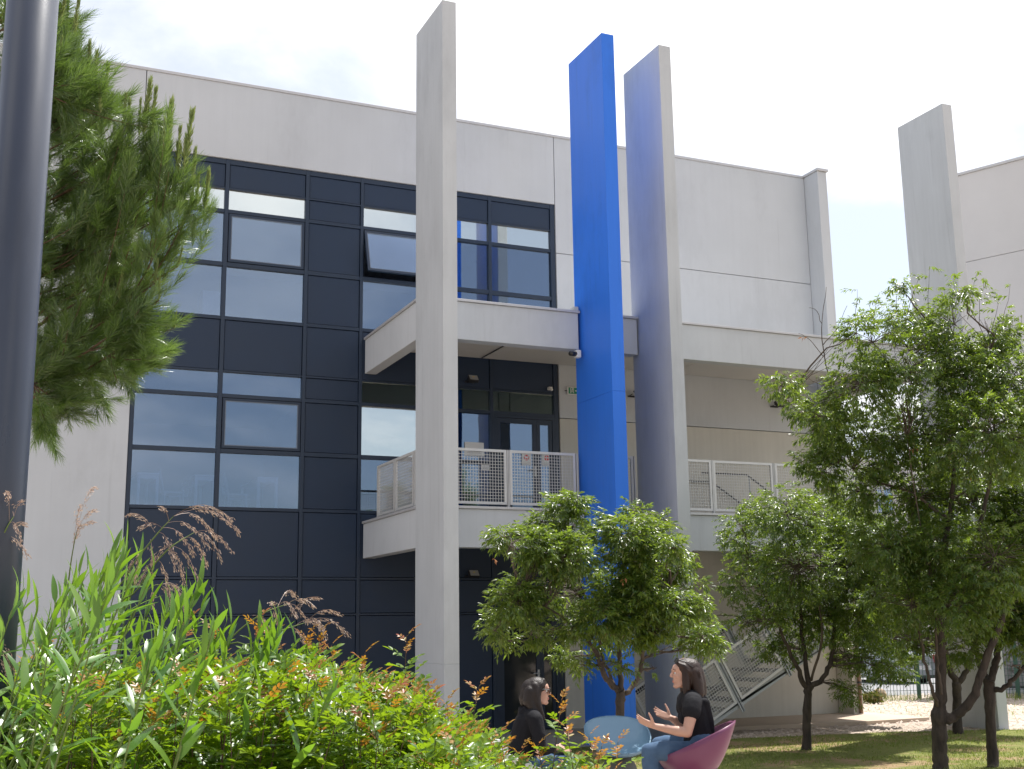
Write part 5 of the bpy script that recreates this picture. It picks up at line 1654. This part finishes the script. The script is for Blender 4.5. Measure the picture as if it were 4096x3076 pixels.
def hand(mb, wrist, fdir, palm_n, tdir, curl=0.25, s=1.0, spread=0.16):
    """palm, four unequal bent fingers and a thumb leaving the side of the palm"""
    W_ = Vector(wrist); f = Vector(fdir).normalized(); n = Vector(palm_n); n = (n - f * n.dot(f)).normalized()
    t = Vector(tdir); t = (t - f * t.dot(f) - n * t.dot(n)).normalized()
    k = 0.001 * s
    def q(a, b, c): return W_ + f * a * k + t * b * k + n * c * k
    for b in (-24, -8, 8, 24):
        capsule(mb, [q(2, b * .55, 0), q(45, b * .9, -2), q(80, b, 0)], [15 * k, 13 * k, 10.5 * k], 10)
    lens = {24: (38, 23, 18), 8: (42, 27, 19), -8: (39, 25, 18), -24: (30, 19, 16)}
    for i, b in enumerate((24, 8, -8, -24)):
        p = q(80, b, 0)
        ang = curl * (0.6 + .22 * i)
        d = (f + t * (b / 24) * spread).normalized()
        pts = [p]; rad = [9.5 * k]
        cur = 0
        for j, L_ in enumerate(lens[b]):
            cur += ang * (.6 if j == 0 else 1.0)
            dd = d * math.cos(cur) + n * math.sin(cur)
            p = p + dd * L_ * k
            pts.append(p); rad.append((8.6, 7.8, 6.6)[j] * k)
        capsule(mb, pts, rad, 9)
    # thumb
    p0 = q(18, 22, 3)
    d = (f * .55 + t * .95 + n * .18).normalized()
    p1 = p0 + d * 38 * k
    d2 = (f * .62 + t * .80 + n * .05).normalized()
    p2 = p1 + d2 * 32 * k
    p3 = p2 + (d2 - t * .15).normalized() * 26 * k
    capsule(mb, [p0, p1, p2, p3], [14 * k, 11.5 * k, 9.5 * k, 7.5 * k], 10)
def strands(parent, name, mat, tf, curves, w=0.004, jit=0.006, n=1, seed=0):
    """locks of hair as thin tapering ribbons lying over the hair mass"""
    rs = np.random.RandomState(seed)
    mb = MB()
    for c in curves:
        for _ in range(n):
            o = rs.normal(0, jit, 3)
            pts = [Vector(p) + Vector(o.tolist()) * (0.3 + .7 * i / (len(c) - 1)) + Vector(rs.normal(0, jit * .3, 3).tolist()) for i, p in enumerate(c)]
            P, R = smooth_line(pts, [w * .7] + [w] * (len(c) - 2) + [w * .15], 4)
            mb.tube(P, [max(.0003, r * .5) for r in R], 4, False)
    return mb.build(name, mat, parent, smooth=True, tf=tf)

def woman_right():
    T = local(REF_R)
    b = T(0, 0, 0)
    root = thing('person', (b.x, b.y, GZ), 'woman with long brown hair in black short-sleeved top and jeans, gesturing with open hands', 'person', 'women talking in the tub chairs')
    body = MB()
    hc = (-.030, 0, .505)
    q = head(body, hc, -1, -0.04, 1.02)
    capsule(body, [(.022, 0, .335), (.010, 0, .38), (-.008, 0, .43)], [.058, .050, .050])
    capsule(body, [(-.005, -.165, .278), (.025, 0, .30), (-.005, .165, .278)], [.05, .07, .05])
    # torso core (covered by the clothes)
    capsule(body, [(.03, 0, .25), (.05, 0, .10), (.06, 0, -.05), (.07, 0, -.12)], [.10, .09, .095, .10])
    # near (left) arm
    capsule(body, [(-.005, -.170, .275), (-.022, -.205, .20), (-.052, -.235, .110), (-.062, -.245, .072)], [.050, .047, .041, .037])
    capsule(body, [(-.062, -.245, .072), (-.13, -.235, .083), (-.22, -.21, .100), (-.300, -.185, .117)], [.037, .038, .030, .0225])
    hand(body, (-.302, -.184, .118), (-.88, .18, .36), (.25, .75, .62), (.30, -.20, .90), .22, .92)
    # far (right) arm
    capsule(body, [(-.0, .170, .275), (.0, .21, .20), (.005, .245, .10), (.0, .255, .072)], [.050, .047, .041, .037])
    capsule(body, [(.0, .255, .072), (-.05, .25, .10), (-.095, .235, .13), (-.125, .225, .146)], [.037, .037, .030, .0225])
    hand(body, (-.125, .225, .147), (-.90, -.10, .36), (.10, -.85, .50), (.35, .15, .90), .22, .92)
    # legs inside the jeans
    for sgn, kn, an in ((-1, (-.335, -.115, -.068), (-.300, -.12, -.52)), (1, (-.235, .115, -.045), (-.215, .12, -.52))):
        capsule(body, [(.06, .085 * sgn, -.13), kn, an], [.075, .05, .035])
    skinned('body', body, .0048, 'skin', root, T, 2)
    # top
    top = MB()
    capsule(top, [(.028, 0, .325), (.040, 0, .27)], [.075, .095])
    capsule(top, [(-.006, -.15, .285), (.025, 0, .30), (-.006, .15, .285)], [.076, .098, .076])
    capsule(top, [(.035, -.06, .22), (.048, -.055, .10), (.055, -.05, .02)], [.098, .098, .108])
    capsule(top, [(.035, .06, .22), (.048, .055, .10), (.055, .05, .02)], [.098, .098, .108])
    capsule(top, [(-.008, -.172, .272), (-.020, -.196, .222)], [.073, .074])
    capsule(top, [(-.006, .172, .272), (-.010, .198, .222)], [.073, .074])
    top.ball((-.02, 0, .255), (.085, .13, .075), 16, 10)
    for v in (-.04, .04):
        top.ball((-.045, v, .165), (.05, .06, .055), 14, 10)
    capsule(top, [(.105, -.10, .28), (.135, -.08, .14), (.140, -.06, .02)], [.035, .034, .035])
    capsule(top, [(.105, .05, .28), (.140, .03, .14), (.145, .02, .02)], [.030, .034, .035])
    capsule(top, [(.112, -.03, .31), (.145, -.03, .16), (.150, -.03, .03)], [.020, .022, .022])
    capsule(top, [(.03, -.06, .0), (.05, .06, .0)], [.10, .10])
    o = skinned('top', top, .007, 'blackcloth', root, T, 3)
    # jeans
    j = MB()
    capsule(j, [(.06, -.07, -.04), (.06, .07, -.04)], [.125, .125])
    capsule(j, [(.07, -.08, -.13), (.07, .08, -.13)], [.13, .13])
    capsule(j, [(.05, -.09, -.115), (-.10, -.105, -.085), (-.25, -.115, -.068), (-.335, -.115, -.075)], [.098, .088, .074, .066])
    capsule(j, [(-.335, -.115, -.078), (-.338, -.117, -.16), (-.325, -.12, -.30), (-.305, -.12, -.52)], [.066, .064, .060, .050])
    capsule(j, [(.05, .09, -.105), (-.08, .105, -.065), (-.18, .112, -.045), (-.238, .115, -.05)], [.095, .085, .072, .065])
    capsule(j, [(-.238, .115, -.052), (-.245, .117, -.14), (-.235, .12, -.30), (-.215, .12, -.52)], [.065, .062, .058, .048])
    skinned('jeans', j, .008, 'denim', root, T, 2)
    for sgn, a in ((-1, (-.305, -.12)), (1, (-.215, .12))):
        sh = MB()
        capsule(sh, [(a[0] + .03, a[1], -.585), (a[0] - .06, a[1], -.595), (a[0] - .15, a[1], -.605)], [.042, .042, .032])
        capsule(sh, [(a[0] + .01, a[1], -.54), (a[0] + .005, a[1], -.585)], [.042, .045])
        skinned('shoe', sh, .008, 'white', root, T, 2)
    # eyes, lips
    for v in (.030, -.030):
        e = MB().ball(q(.0790, v, -.002), .0088, 12, 8)
        eo = e.build('eye', 'eyewhite', root, smooth=True, tf=T)
        p = MB().ball(q(.0835, v * 1.06, -.002), .0062, 8, 6)
        p.build('iris', 'hairblack', eo, tf=T)
        MB().tube([q(.075, v - .016, .020), q(.090, v, .026), q(.078, v + .016, .021)], .0035, 6).build('eyebrow', 'hairbrown', root, tf=T)
    m = MB().ball(q(.0925, 0, -.0605), (.009, .020, .0065), 10, 6).ball(q(.0915, 0, -.0695), (.008, .017, .006), 10, 6)
    m.build('lips', 'lips', root, smooth=True, tf=T)
    # hair
    h = MB()
    h.ball((-.012, 0, .535), (.098, .083, .080), 20, 14)
    h.ball((.012, 0, .520), (.092, .086, .090), 20, 14)
    capsule(h, [(.035, -.035, .50), (.055, -.055, .42), (.062, -.07, .35), (.060, -.075, .29)], [.06, .052, .045, .024])
    capsule(h, [(.055, 0, .50), (.078, 0, .42), (.088, 0, .35), (.095, 0, .30)], [.065, .058, .048, .024])
    capsule(h, [(.035, .035, .50), (.055, .055, .42), (.062, .07, .35), (.060, .075, .30)], [.06, .052, .045, .024])
    capsule(h, [(-.030, -.066, .53), (-.030, -.074, .45), (-.032, -.082, .38), (-.042, -.088, .315)], [.030, .034, .031, .014])
    capsule(h, [(-.030, .066, .53), (-.030, .074, .45), (-.032, .082, .38), (-.042, .088, .315)], [.030, .034, .031, .014])
    capsule(h, [(-.085, -.040, .575), (-.045, -.074, .55), (-.010, -.078, .51)], [.014, .020, .026])
    capsule(h, [(-.085, .040, .575), (-.045, .074, .55), (-.010, .078, .51)], [.014, .020, .026])
    hair = skinned('hair', h, .006, 'hairbrown', root, T, 2)
    rs = np.random.RandomState(3)
    cs = []
    for i in range(150):
        a = rs.uniform(-1.0, 1.0); k = rs.uniform(-.2, 1.0)
        v = math.sin(a * 1.45) * .088
        top_ = (-.03 + .05 * k + .02 * abs(a), v * .55, .612 - .05 * abs(a) - .02 * max(0, k))
        midp = (.03 + .055 * k * (1 - .4 * abs(a)) + .01, v * 1.02, .50)
        low = (.045 + .055 * k * (1 - .5 * abs(a)), v * 1.02, .39)
        end = (.045 + .065 * k * (1 - .6 * abs(a)) - .05 * (abs(a) > .8) + rs.normal(0, .008), v * .95 + rs.normal(0, .008), .285 + rs.uniform(-.01, .05))
        cs.append([top_, midp, low, end])
    strands(hair, 'hair_strands', 'hairbrown', T, cs, .009, .004, 1, 4)
    # sunglasses pushed up on the head
    g = thing('sunglasses', tuple(T(-.05, 0, .605)), 'dark sunglasses pushed up on the hair of the gesturing woman', 'sunglasses')
    for v in (.034, -.034):
        m = MB()
        m.obox((-.090, v, .595), (.010, 0, .016), (0, .028, 0), (.005, 0, -.003))
        m.build('lens', 'black', g, tf=T)
        MB().tube([(-.085, v * 1.8, .605), (-.03, v * 2.35, .585), (.02, v * 2.45, .545)], .003, 6).build('temple', 'black', g, tf=T)
    MB().tube([(-.088, -.01, .602), (-.088, .01, .602)], .003, 6).build('bridge', 'black', g, tf=T)
woman_right()

def woman_left():
    T = local(REF_L)
    b = T(0, 0, 0)
    root = thing('person', (b.x, b.y, GZ), 'woman with long dark hair, sunglasses and black jacket, seen from behind in profile', 'person', 'women talking in the tub chairs')
    body = MB()
    hc = (.055, .0, .515)
    q = head(body, hc, 1, -0.06, 1.0)
    capsule(body, [(-.015, 0, .335), (.005, 0, .39), (.03, 0, .44)], [.06, .052, .05])
    capsule(body, [(-.02, 0, .25), (-.06, 0, .10), (-.09, 0, -.02), (-.09, 0, -.10)], [.10, .10, .10, .10])
    capsule(body, [(.03, -.165, .285), (.055, -.20, .16), (.06, -.21, .045)], [.048, .042, .036])
    capsule(body, [(.06, -.21, .045), (.14, -.18, .055), (.205, -.15, .065)], [.036, .031, .023])
    hand(body, (.205, -.15, .066), (.80, .25, -.30), (-.1, .6, -.7), (.2, .75, .5), .35, .92)
    capsule(body, [(.02, .165, .285), (.045, .20, .16), (.06, .20, .045), (.20, .10, .02)], [.048, .042, .036, .024])
    hand(body, (.20, .10, .02), (.85, -.30, -.2), (0, -.3, -.9), (.2, -.9, .1), .4, .92)
    for sgn in (-1, 1):
        capsule(body, [(-.07, .085 * sgn, -.10), (.30, .10 * sgn, -.07), (.27, .11 * sgn, -.38)], [.075, .05, .035])
    skinned('body', body, .0055, 'skin', root, T, 2)
    jk = MB()
    capsule(jk, [(-.01, 0, .345), (.0, 0, .31)], [.072, .10])
    capsule(jk, [(.02, -.15, .295), (-.015, 0, .30), (.01, .15, .295)], [.068, .105, .068])
    capsule(jk, [(-.035, -.06, .23), (-.075, -.06, .10), (-.085, -.06, -.03), (-.08, -.06, -.09)], [.115, .118, .122, .125])
    capsule(jk, [(-.035, .06, .23), (-.075, .06, .10), (-.085, .06, -.03), (-.08, .06, -.09)], [.115, .118, .122, .125])
    jk.ball((.03, -.05, .18), (.07, .08, .08), 14, 10); jk.ball((.03, .05, .18), (.07, .08, .08), 14, 10)
    capsule(jk, [(.032, -.168, .283), (.055, -.20, .17), (.062, -.212, .05)], [.067, .060, .053])
    capsule(jk, [(.062, -.212, .05), (.12, -.19, .055), (.165, -.165, .062)], [.053, .048, .040])
    capsule(jk, [(.022, .168, .283), (.045, .20, .17), (.06, .20, .05), (.15, .14, .03)], [.067, .060, .053, .040])
    capsule(jk, [(-.085, -.07, .335), (-.05, -.07, .365), (.02, -.06, .345)], [.022, .024, .02])
    capsule(jk, [(-.085, .07, .335), (-.085, 0, .362), (-.085, -.07, .335)], [.022, .026, .022])
    skinned('jacket', jk, .007, 'blackcloth', root, T, 3)
    j = MB()
    capsule(j, [(-.08, -.08, -.10), (-.08, .08, -.10)], [.128, .128])
    for sgn in (-1, 1):
        capsule(j, [(-.06, .085 * sgn, -.10), (.12, .10 * sgn, -.085), (.30, .10 * sgn, -.075)], [.098, .085, .066])
        capsule(j, [(.30, .10 * sgn, -.078), (.295, .11 * sgn, -.2), (.27, .11 * sgn, -.40)], [.066, .062, .05])
    skinned('jeans', j, .009, 'denim', root, T, 2)
    for sgn in (-1, 1):
        sh = MB()
        capsule(sh, [(.25, .11 * sgn, -.425), (.33, .11 * sgn, -.43), (.41, .11 * sgn, -.44)], [.042, .042, .032])
        skinned('shoe', sh, .009, 'white', root, T, 2)
    m = MB().ball(q(.0925, 0, -.0605), (.009, .020, .0065), 10, 6).ball(q(.0915, 0, -.0695), (.008, .017, .006), 10, 6)
    m.build('lips', 'lips', root, smooth=True, tf=T)
    for v in (.030, -.030):
        MB().ball(q(.0745, v, -.002), .0110, 12, 8).build('eye', 'eyewhite', root, smooth=True, tf=T)
    h = MB()
    h.ball((.045, 0, .545), (.098, .084, .080), 20, 14)
    capsule(h, [(.104, -.035, .594), (.088, -.062, .56), (.068, -.074, .515), (.055, -.078, .46)], [.020, .022, .024, .026])
    capsule(h, [(.104, .035, .594), (.088, .062, .56), (.068, .074, .515), (.055, .078, .46)], [.020, .022, .024, .026])
    h.ball((.010, 0, .520), (.095, .086, .092), 20, 14)
    capsule(h, [(.035, -.062, .55), (.044, -.074, .49), (.050, -.082, .42), (.074, -.088, .35), (.105, -.09, .285)], [.036, .037, .034, .026, .012])
    capsule(h, [(.035, .062, .55), (.044, .074, .49), (.050, .082, .42), (.074, .088, .35), (.105, .09, .30)], [.036, .037, .034, .026, .012])
    capsule(h, [(.0, -.05, .50), (-.012, -.06, .43), (.02, -.08, .36), (.055, -.10, .32)], [.062, .058, .042, .022])
    capsule(h, [(-.02, 0, .50), (-.045, 0, .455), (-.055, 0, .42)], [.068, .058, .040])
    capsule(h, [(.0, .05, .50), (-.012, .06, .43), (.0, .07, .37)], [.062, .056, .035])
    hair = skinned('hair', h, .006, 'hairblack', root, T, 2)
    rs = np.random.RandomState(8)
    cs = []
    for i in range(150):
        a = rs.uniform(-1.0, 1.0); k = rs.uniform(-.2, 1.0)
        v = math.sin(a * 1.45) * .088
        side = abs(a) > .55
        top_ = (.05 - .05 * k, v * .5, .618 - .045 * abs(a) - .02 * max(0, k))
        midp = (.022 - .075 * k * (1 - .5 * abs(a)), v, .52)
        low = (.028 - .075 * k * (1 - .55 * abs(a)), v * 1.03, .43)
        end = (.078 + rs.normal(0, .014), v * 1.05, .30 + rs.uniform(-.03, .05)) if side else (-.05 + rs.normal(0, .02), v * .9, .41 + rs.normal(0, .012))
        cs.append([top_, midp, low, end])
    strands(hair, 'hair_strands', 'hairblack', T, cs, .008, .004, 1, 9)
    g = thing('sunglasses', tuple(T(.14, 0, .51)), 'black sunglasses worn by the woman in the black jacket', 'sunglasses')
    for v in (.034, -.034):
        m = MB()
        c = q(.106, v, .0)
        m.obox(c, (.004, 0, .001), (0, .030, 0), (.002, 0, .021))
        m.build('lens', 'black', g, bevel=.001, tf=T)
        MB().tube([q(.098, v * 1.8, .008), q(.05, v * 2.5, .012), q(-.01, v * 2.5, .0)], .0042, 6).build('temple', 'black', g, tf=T)
    MB().tube([q(.106, -.01, .008), q(.106, .01, .008)], .003, 6).build('bridge', 'black', g, tf=T)
woman_left()
# a black bag left by the blue pillar
bg_ = thing('bag', (10.72, 17.2, 0.0), 'black bag standing between the blue pillar and the pale one', 'bag')
MB().box(10.60, 10.84, 17.12, 17.30, 0.02, 0.42).build('bag_body', 'blackcloth', bg_, bevel=0.05)
MB().tube([(10.64, 17.2, .40), (10.66, 17.2, .58), (10.78, 17.2, .58), (10.80, 17.2, .40)], .012, 6).build('strap', 'blackcloth', bg_, smooth=True)

# ------------------------------------------------------------------ lamp post in front
pa = at(12, 830, 4.15)
lx, ly = pa.x, pa.y
lp = thing('lamp_post', (lx, ly, gz(lx, ly)), 'thick dark grey lamp post rising out of frame at the left edge', 'lamp post')
MB().tube([(lx, ly, 0.4), (lx, ly, 2.5), (lx, ly, 6.5)], [.092, .091, .088], 48).build('pole', 'lamppost', lp, smooth=True)
MB().tube([(lx, ly, 0.45), (lx, ly, 0.50), (lx, ly, 0.52)], [.17, .17, .12], 24).build('base_plate', 'lamppost', lp)
MB().tube([(lx, ly, 6.5), (lx + .1, ly + .1, 6.75), (lx + .7, ly + .7, 6.85)], [.06, .05, .045], 12).build('lamp_arm', 'lamppost', lp, smooth=True)

# ------------------------------------------------------------------ right-hand wing
A = Vector((28.45, 28.45, 0)); Bp = Vector((31.5, 21.5, 0))
wd = (Bp - A).normalized(); wn = Vector((-wd.y, wd.x, 0)); wn = wn if wn.x > 0 else -wn
wing = thing('side_building', tuple(A), 'pale building wing with straight joints at the right edge over a grey stone base', 'building')
wl = (Bp - A).length
def wbox(name, mat, s0, s1, d0, d1, z0, z1):
    m = MB()
    c = A + wd * (s0 + s1) / 2 + wn * (d0 + d1) / 2 + Vector((0, 0, (z0 + z1) / 2))
    m.obox(c, wd * (s1 - s0) / 2, wn * (d1 - d0) / 2, (0, 0, (z1 - z0) / 2))
    return m.build(name, mat, wing, bevel=.008)
WT_ = 16.3
for z0, z1 in ((4.2, 8.7), (8.715, 11.0), (11.015, 13.35), (13.365, WT_)):
    wbox('wall_panel', 'wing', 0, wl, 0, 0.2, z0, z1)
wbox('core', 'wing', 0.02, wl, 0.21, 6.0, 4.3, WT_ - 0.1)
wbox('coping', 'coping', -0.05, wl, -0.05, 0.6, WT_ + .002, WT_ + 0.09)
wbox('base_wall', 'gabion', 0.1, wl, 0.25, 5.8, -0.2, 4.29)
rs = np.random.RandomState(4)
for i in range(14):
    for j in range(9):
        s0 = 0.12 + i * 0.5 + (0.25 if j % 2 else 0); z0 = 0.02 + j * 0.47
        if s0 + .46 > wl: continue
        m = MB()
        c = A + wd * (s0 + .23) + wn * (0.20 + rs.uniform(-.03, .03)) + Vector((0, 0, z0 + .22))
        m.obox(c, wd * rs.uniform(.20, .235), wn * .06, (0, 0, rs.uniform(.18, .215)))
        m.build('stone', 'gabion', wing, bevel=.03)

# ------------------------------------------------------------------ wire fence
f0 = Vector((19.2, 27.2, 0)); f1 = Vector((30.0, 22.05, 0))
fence = thing('wire_fence', tuple(f0), 'dark green wire mesh fence with posts along the road', 'fence')
fd = (f1 - f0).normalized(); fl = (f1 - f0).length
xs = (0.4, 4.03, 6.6, 9.2, 11.8)
for s in xs:
    p = f0 + fd * s
    m = MB(); m.obox(p + Vector((0, 0, 0.92)), fd * 0.05, Vector((-fd.y, fd.x, 0)) * 0.03, (0, 0, 0.98))
    m.build('post', 'fence', fence)
for a, b_ in zip(xs[:-1], xs[1:]):
    p = f0 + fd * (a + .05); q_ = f0 + fd * (b_ - .05)
    l = (q_ - p).length
    wire_panel(p + Vector((0, 0, .05)), q_ + Vector((0, 0, .05)), p + Vector((0, 0, 1.8)), int(l / .085), 10, 0.011).build('wire_mesh', 'fence', fence)

# ------------------------------------------------------------------ parked car (rear view)
def car():
    cx0, cy0 = 28.6, 31.75
    t = thing('parked_car', (cx0, cy0 + 2.0, 0), 'silver grey parked car seen from behind through the fence', 'car')
    w = .86
    side = [(0.0, .20), (-.03, .42), (.02, .62), (.10, .92), (.20, 1.02), (.62, 1.42), (1.2, 1.47), (2.1, 1.44), (2.85, 1.0), (3.75, .86), (3.98, .62), (4.0, .22)]
    m = MB()
    sec = []
    for (y, z) in side:
        k = 1.0 if z < 1.0 else 1 - .22 * (z - 1.0) / .47
        sec.append((y, z, w * k))
    for sgn in (-1, 1):
        for y, z, ww in sec: m.v.append((cx0 + sgn * ww, cy0 + y, z))
    n = len(sec)
    m.f.append(tuple(range(n))); m.f.append(tuple(range(n, 2 * n))[::-1])
    for i in range(n):
        j = (i + 1) % n
        m.f.append((i, i + n, j + n, j))
    m.build('body', 'carpaint', t, bevel=.035)
    m = MB(); m.obox((cx0, cy0 + .40, 1.22), (.62, 0, 0), (0, .17, .165), (0, -.012, .012)); m.build('rear_window', 'carglass', t)
    MB().box(cx0 - .84, cx0 + .84, cy0 - .07, cy0 + .10, .24, .46).build('bumper', 'carpaint', t, bevel=.03)
    MB().box(cx0 - .60, cx0 + .60, cy0 - .085, cy0 - .055, .17, .27).build('bumper_insert', 'black', t, bevel=.01)
    for s in (-1, 1):
        MB().box(cx0 + s * .74 - .09, cx0 + s * .74 + .09, cy0 - .02, cy0 + .16, .62, .92).build('tail_light', 'lampred', t, bevel=.02)
        MB().tube([(cx0 + s * .70, cy0 - .06, .33), (cx0 + s * .70, cy0 - .075, .33)], .035, 12).build('reflector', 'black', t)
        for yy in (.75, 3.25):
            wh = MB().tube([(cx0 + s * .68, cy0 + yy, .31), (cx0 + s * .88, cy0 + yy, .31)], .31, 24).build('wheel', 'tyre', t, bevel=.0)
            MB().tube([(cx0 + s * .87, cy0 + yy, .31), (cx0 + s * .885, cy0 + yy, .31)], .19, 18).build('rim', 'coping', wh)
    pl = MB().box(cx0 - .16, cx0 + .36, cy0 - .092, cy0 - .073, .46, .58).build('number_plate', 'white', t)
    words('239', .12, (cx0 + .10, cy0 - .095, .52), 'ink', pl, 'plate_digits')
    MB().box(cx0 - .55, cx0 - .5, cy0 - .05, cy0 + .02, .9, .93).build('badge', 'coping', t)
car()
rk = thing('rock', (22.48, 26.6, 0), 'brown rock lying on the gravel by the fence', 'rock')
m = MB().ball((22.48, 26.6, .07), (.22, .16, .16), 12, 8)
rs = np.random.RandomState(2)
m.v = [tuple(np.array(v) + rs.normal(0, .018, 3)) for v in m.v]
m.build('stone_body', 'rock', rk, smooth=True)

# ------------------------------------------------------------------ far vegetation and a far building
def leafy_mass(seed, blobs, n, ls, root, mat, name='foliage'):
    rs = np.random.RandomState(seed)
    P = []
    for (x, y, z, r, rz) in blobs:
        u = nrm(rs.normal(0, 1, (n, 3))) * (rs.uniform(0, 1, (n, 1)) ** .35)
        P.append(np.array([x, y, z]) + u * np.array([r, r, rz]) * (1 + .25 * np.sin(u[:, :1] * 7) * np.cos(u[:, 2:] * 6)))
    P = np.concatenate(P); k = len(P)
    P = P[P[:, 2] > 0.02]; k = len(P)
    d = nrm(rs.normal(0, 1, (k, 3))); s = nrm(np.cross(d, rs.normal(0, 1, (k, 3))))
    l = ls * rs.uniform(.6, 1.3, (k, 1))
    V = np.stack([P - d * l, P + s * l * .45, P + d * l, P - s * l * .45], 1).reshape(-1, 3) - np.array(rootloc(root))
    F = np.arange(4 * k).reshape(-1, 4)
    o = link_mesh(name, mesh_np(name, V, F), mat, root)
    return o
def far_tree(x, y, h, r, seed, label, mat='darktree'):
    t = thing('far_tree', (x, y, 0), label, 'tree', 'trees beyond the road')
    MB().tube([(x, y, -0.1), (x + .1, y, h * .4), (x, y + .1, h * .75)], [.16, .12, .05], 8).build('trunk', 'bark', t, smooth=True)
    rs = np.random.RandomState(seed)
    bl = [(x + rs.normal(0, r * .45), y + rs.normal(0, r * .45), h * .62 + rs.uniform(-.25, .3) * h, r * rs.uniform(.35, .6), r * rs.uniform(.3, .5)) for _ in range(9)]
    leafy_mass(seed, bl, 1500, .15, t, mat, 'crown')
for i, (x, y, h, r, lab) in enumerate(((31.5, 45.0, 6.0, 3.0, 'dark tree beyond the road left of the parked car'), (36.0, 46.5, 7.0, 3.3, 'dark tree straight behind the parked car'), (41.5, 46.0, 6.6, 3.4, 'dark tree beyond the road right of the parked car'), (46.5, 43.0, 7.2, 3.4, 'rounded dark tree beyond the road between the almond trunks'), (52.0, 41.0, 7.6, 3.6, 'tallest far tree beyond the road, half behind the grey pillar'))):
    far_tree(x, y, h, r, 100 + i, lab)
def bush(x, y, r, h, seed, label, mat='hedge', n=900):
    t = thing('roadside_bush', (x, y, 0), label, 'bush', 'bushes along the far side of the road')
    MB().tube([(x, y, -.05), (x, y, h * .6)], [.03, .01], 6).build('stem', 'bark', t)
    rs = np.random.RandomState(seed)
    leafy_mass(seed, [(x + rs.normal(0, r * .4), y + rs.normal(0, r * .4), h * rs.uniform(.35, .6), r * .55, h * .45) for _ in range(5)], n, .06, t, mat)
bush(30.3, 40.2, 1.2, 1.3, 201, 'orange-tinged bush on the far verge nearest the building corner')
bush(32.5, 39.0, 1.2, 1.1, 202, 'yellowish bush on the far verge left of the parked car')
bush(35.2, 37.8, 1.3, 1.3, 203, 'olive bush on the far verge behind the parked car')
bush(38.2, 36.4, 1.3, 1.2, 204, 'bush on the far verge right of the parked car')
bush(25.3, 26.6, .55, 1.1, 205, 'dry orange bush behind the fence post', 'hedge', 500)
bush(20.9, 25.0, .25, .28, 206, 'small yellow weed tuft on the gravel', 'hedge', 120)
# weeds at the fence
rs = np.random.RandomState(50)
n = 2600
X = rs.uniform(19, 28, n); Y = 27.3 - (X - 19.2) * 0.477 - np.abs(rs.normal(0, .55, n))
more = rs.uniform(0, 1, n) < .35
X = np.where(more, rs.uniform(18, 26, n), X); Y = np.where(more, rs.uniform(18.5, 26, n), Y)
h = rs.uniform(.06, .30, n) * np.where(more, .5, 1); a = rs.uniform(0, 6.28, n); w = .006
P = np.stack([X, Y, 0 * X], 1); s = np.stack([np.cos(a), np.sin(a), 0 * a], 1) * w
V = np.stack([P - s, P + s, P + np.stack([rs.normal(0, .05, n), rs.normal(0, .05, n), h], 1)], 1).reshape(-1, 3)
o = link_mesh('weeds', mesh_np('weeds', V, np.arange(3 * n).reshape(-1, 3)), 'grass')
tag(o, 'sparse green and straw weeds on the gravel by the fence', 'weeds', kind='stuff')
fb = thing('far_building', (50.0, 58.0, 0), 'distant pale building glimpsed through the almond crowns', 'building')
B('wall', 'wing', fb, 45.0, 60.0, 57.0, 66.0, 0, 11.5)
B('roof_edge', 'coping', fb, 44.9, 60.1, 56.9, 66.1, 11.502, 11.8)
for i in range(5):
    for z in (2.0, 5.2, 8.4):
        f = B('window', 'frame', fb, 46.2 + i * 2.8, 47.4 + i * 2.8, 56.93, 57.02, z, z + 1.5)
        B('pane', 'g_dark', f, 46.27 + i * 2.8, 47.33 + i * 2.8, 56.91, 56.925, z + .07, z + 1.43)
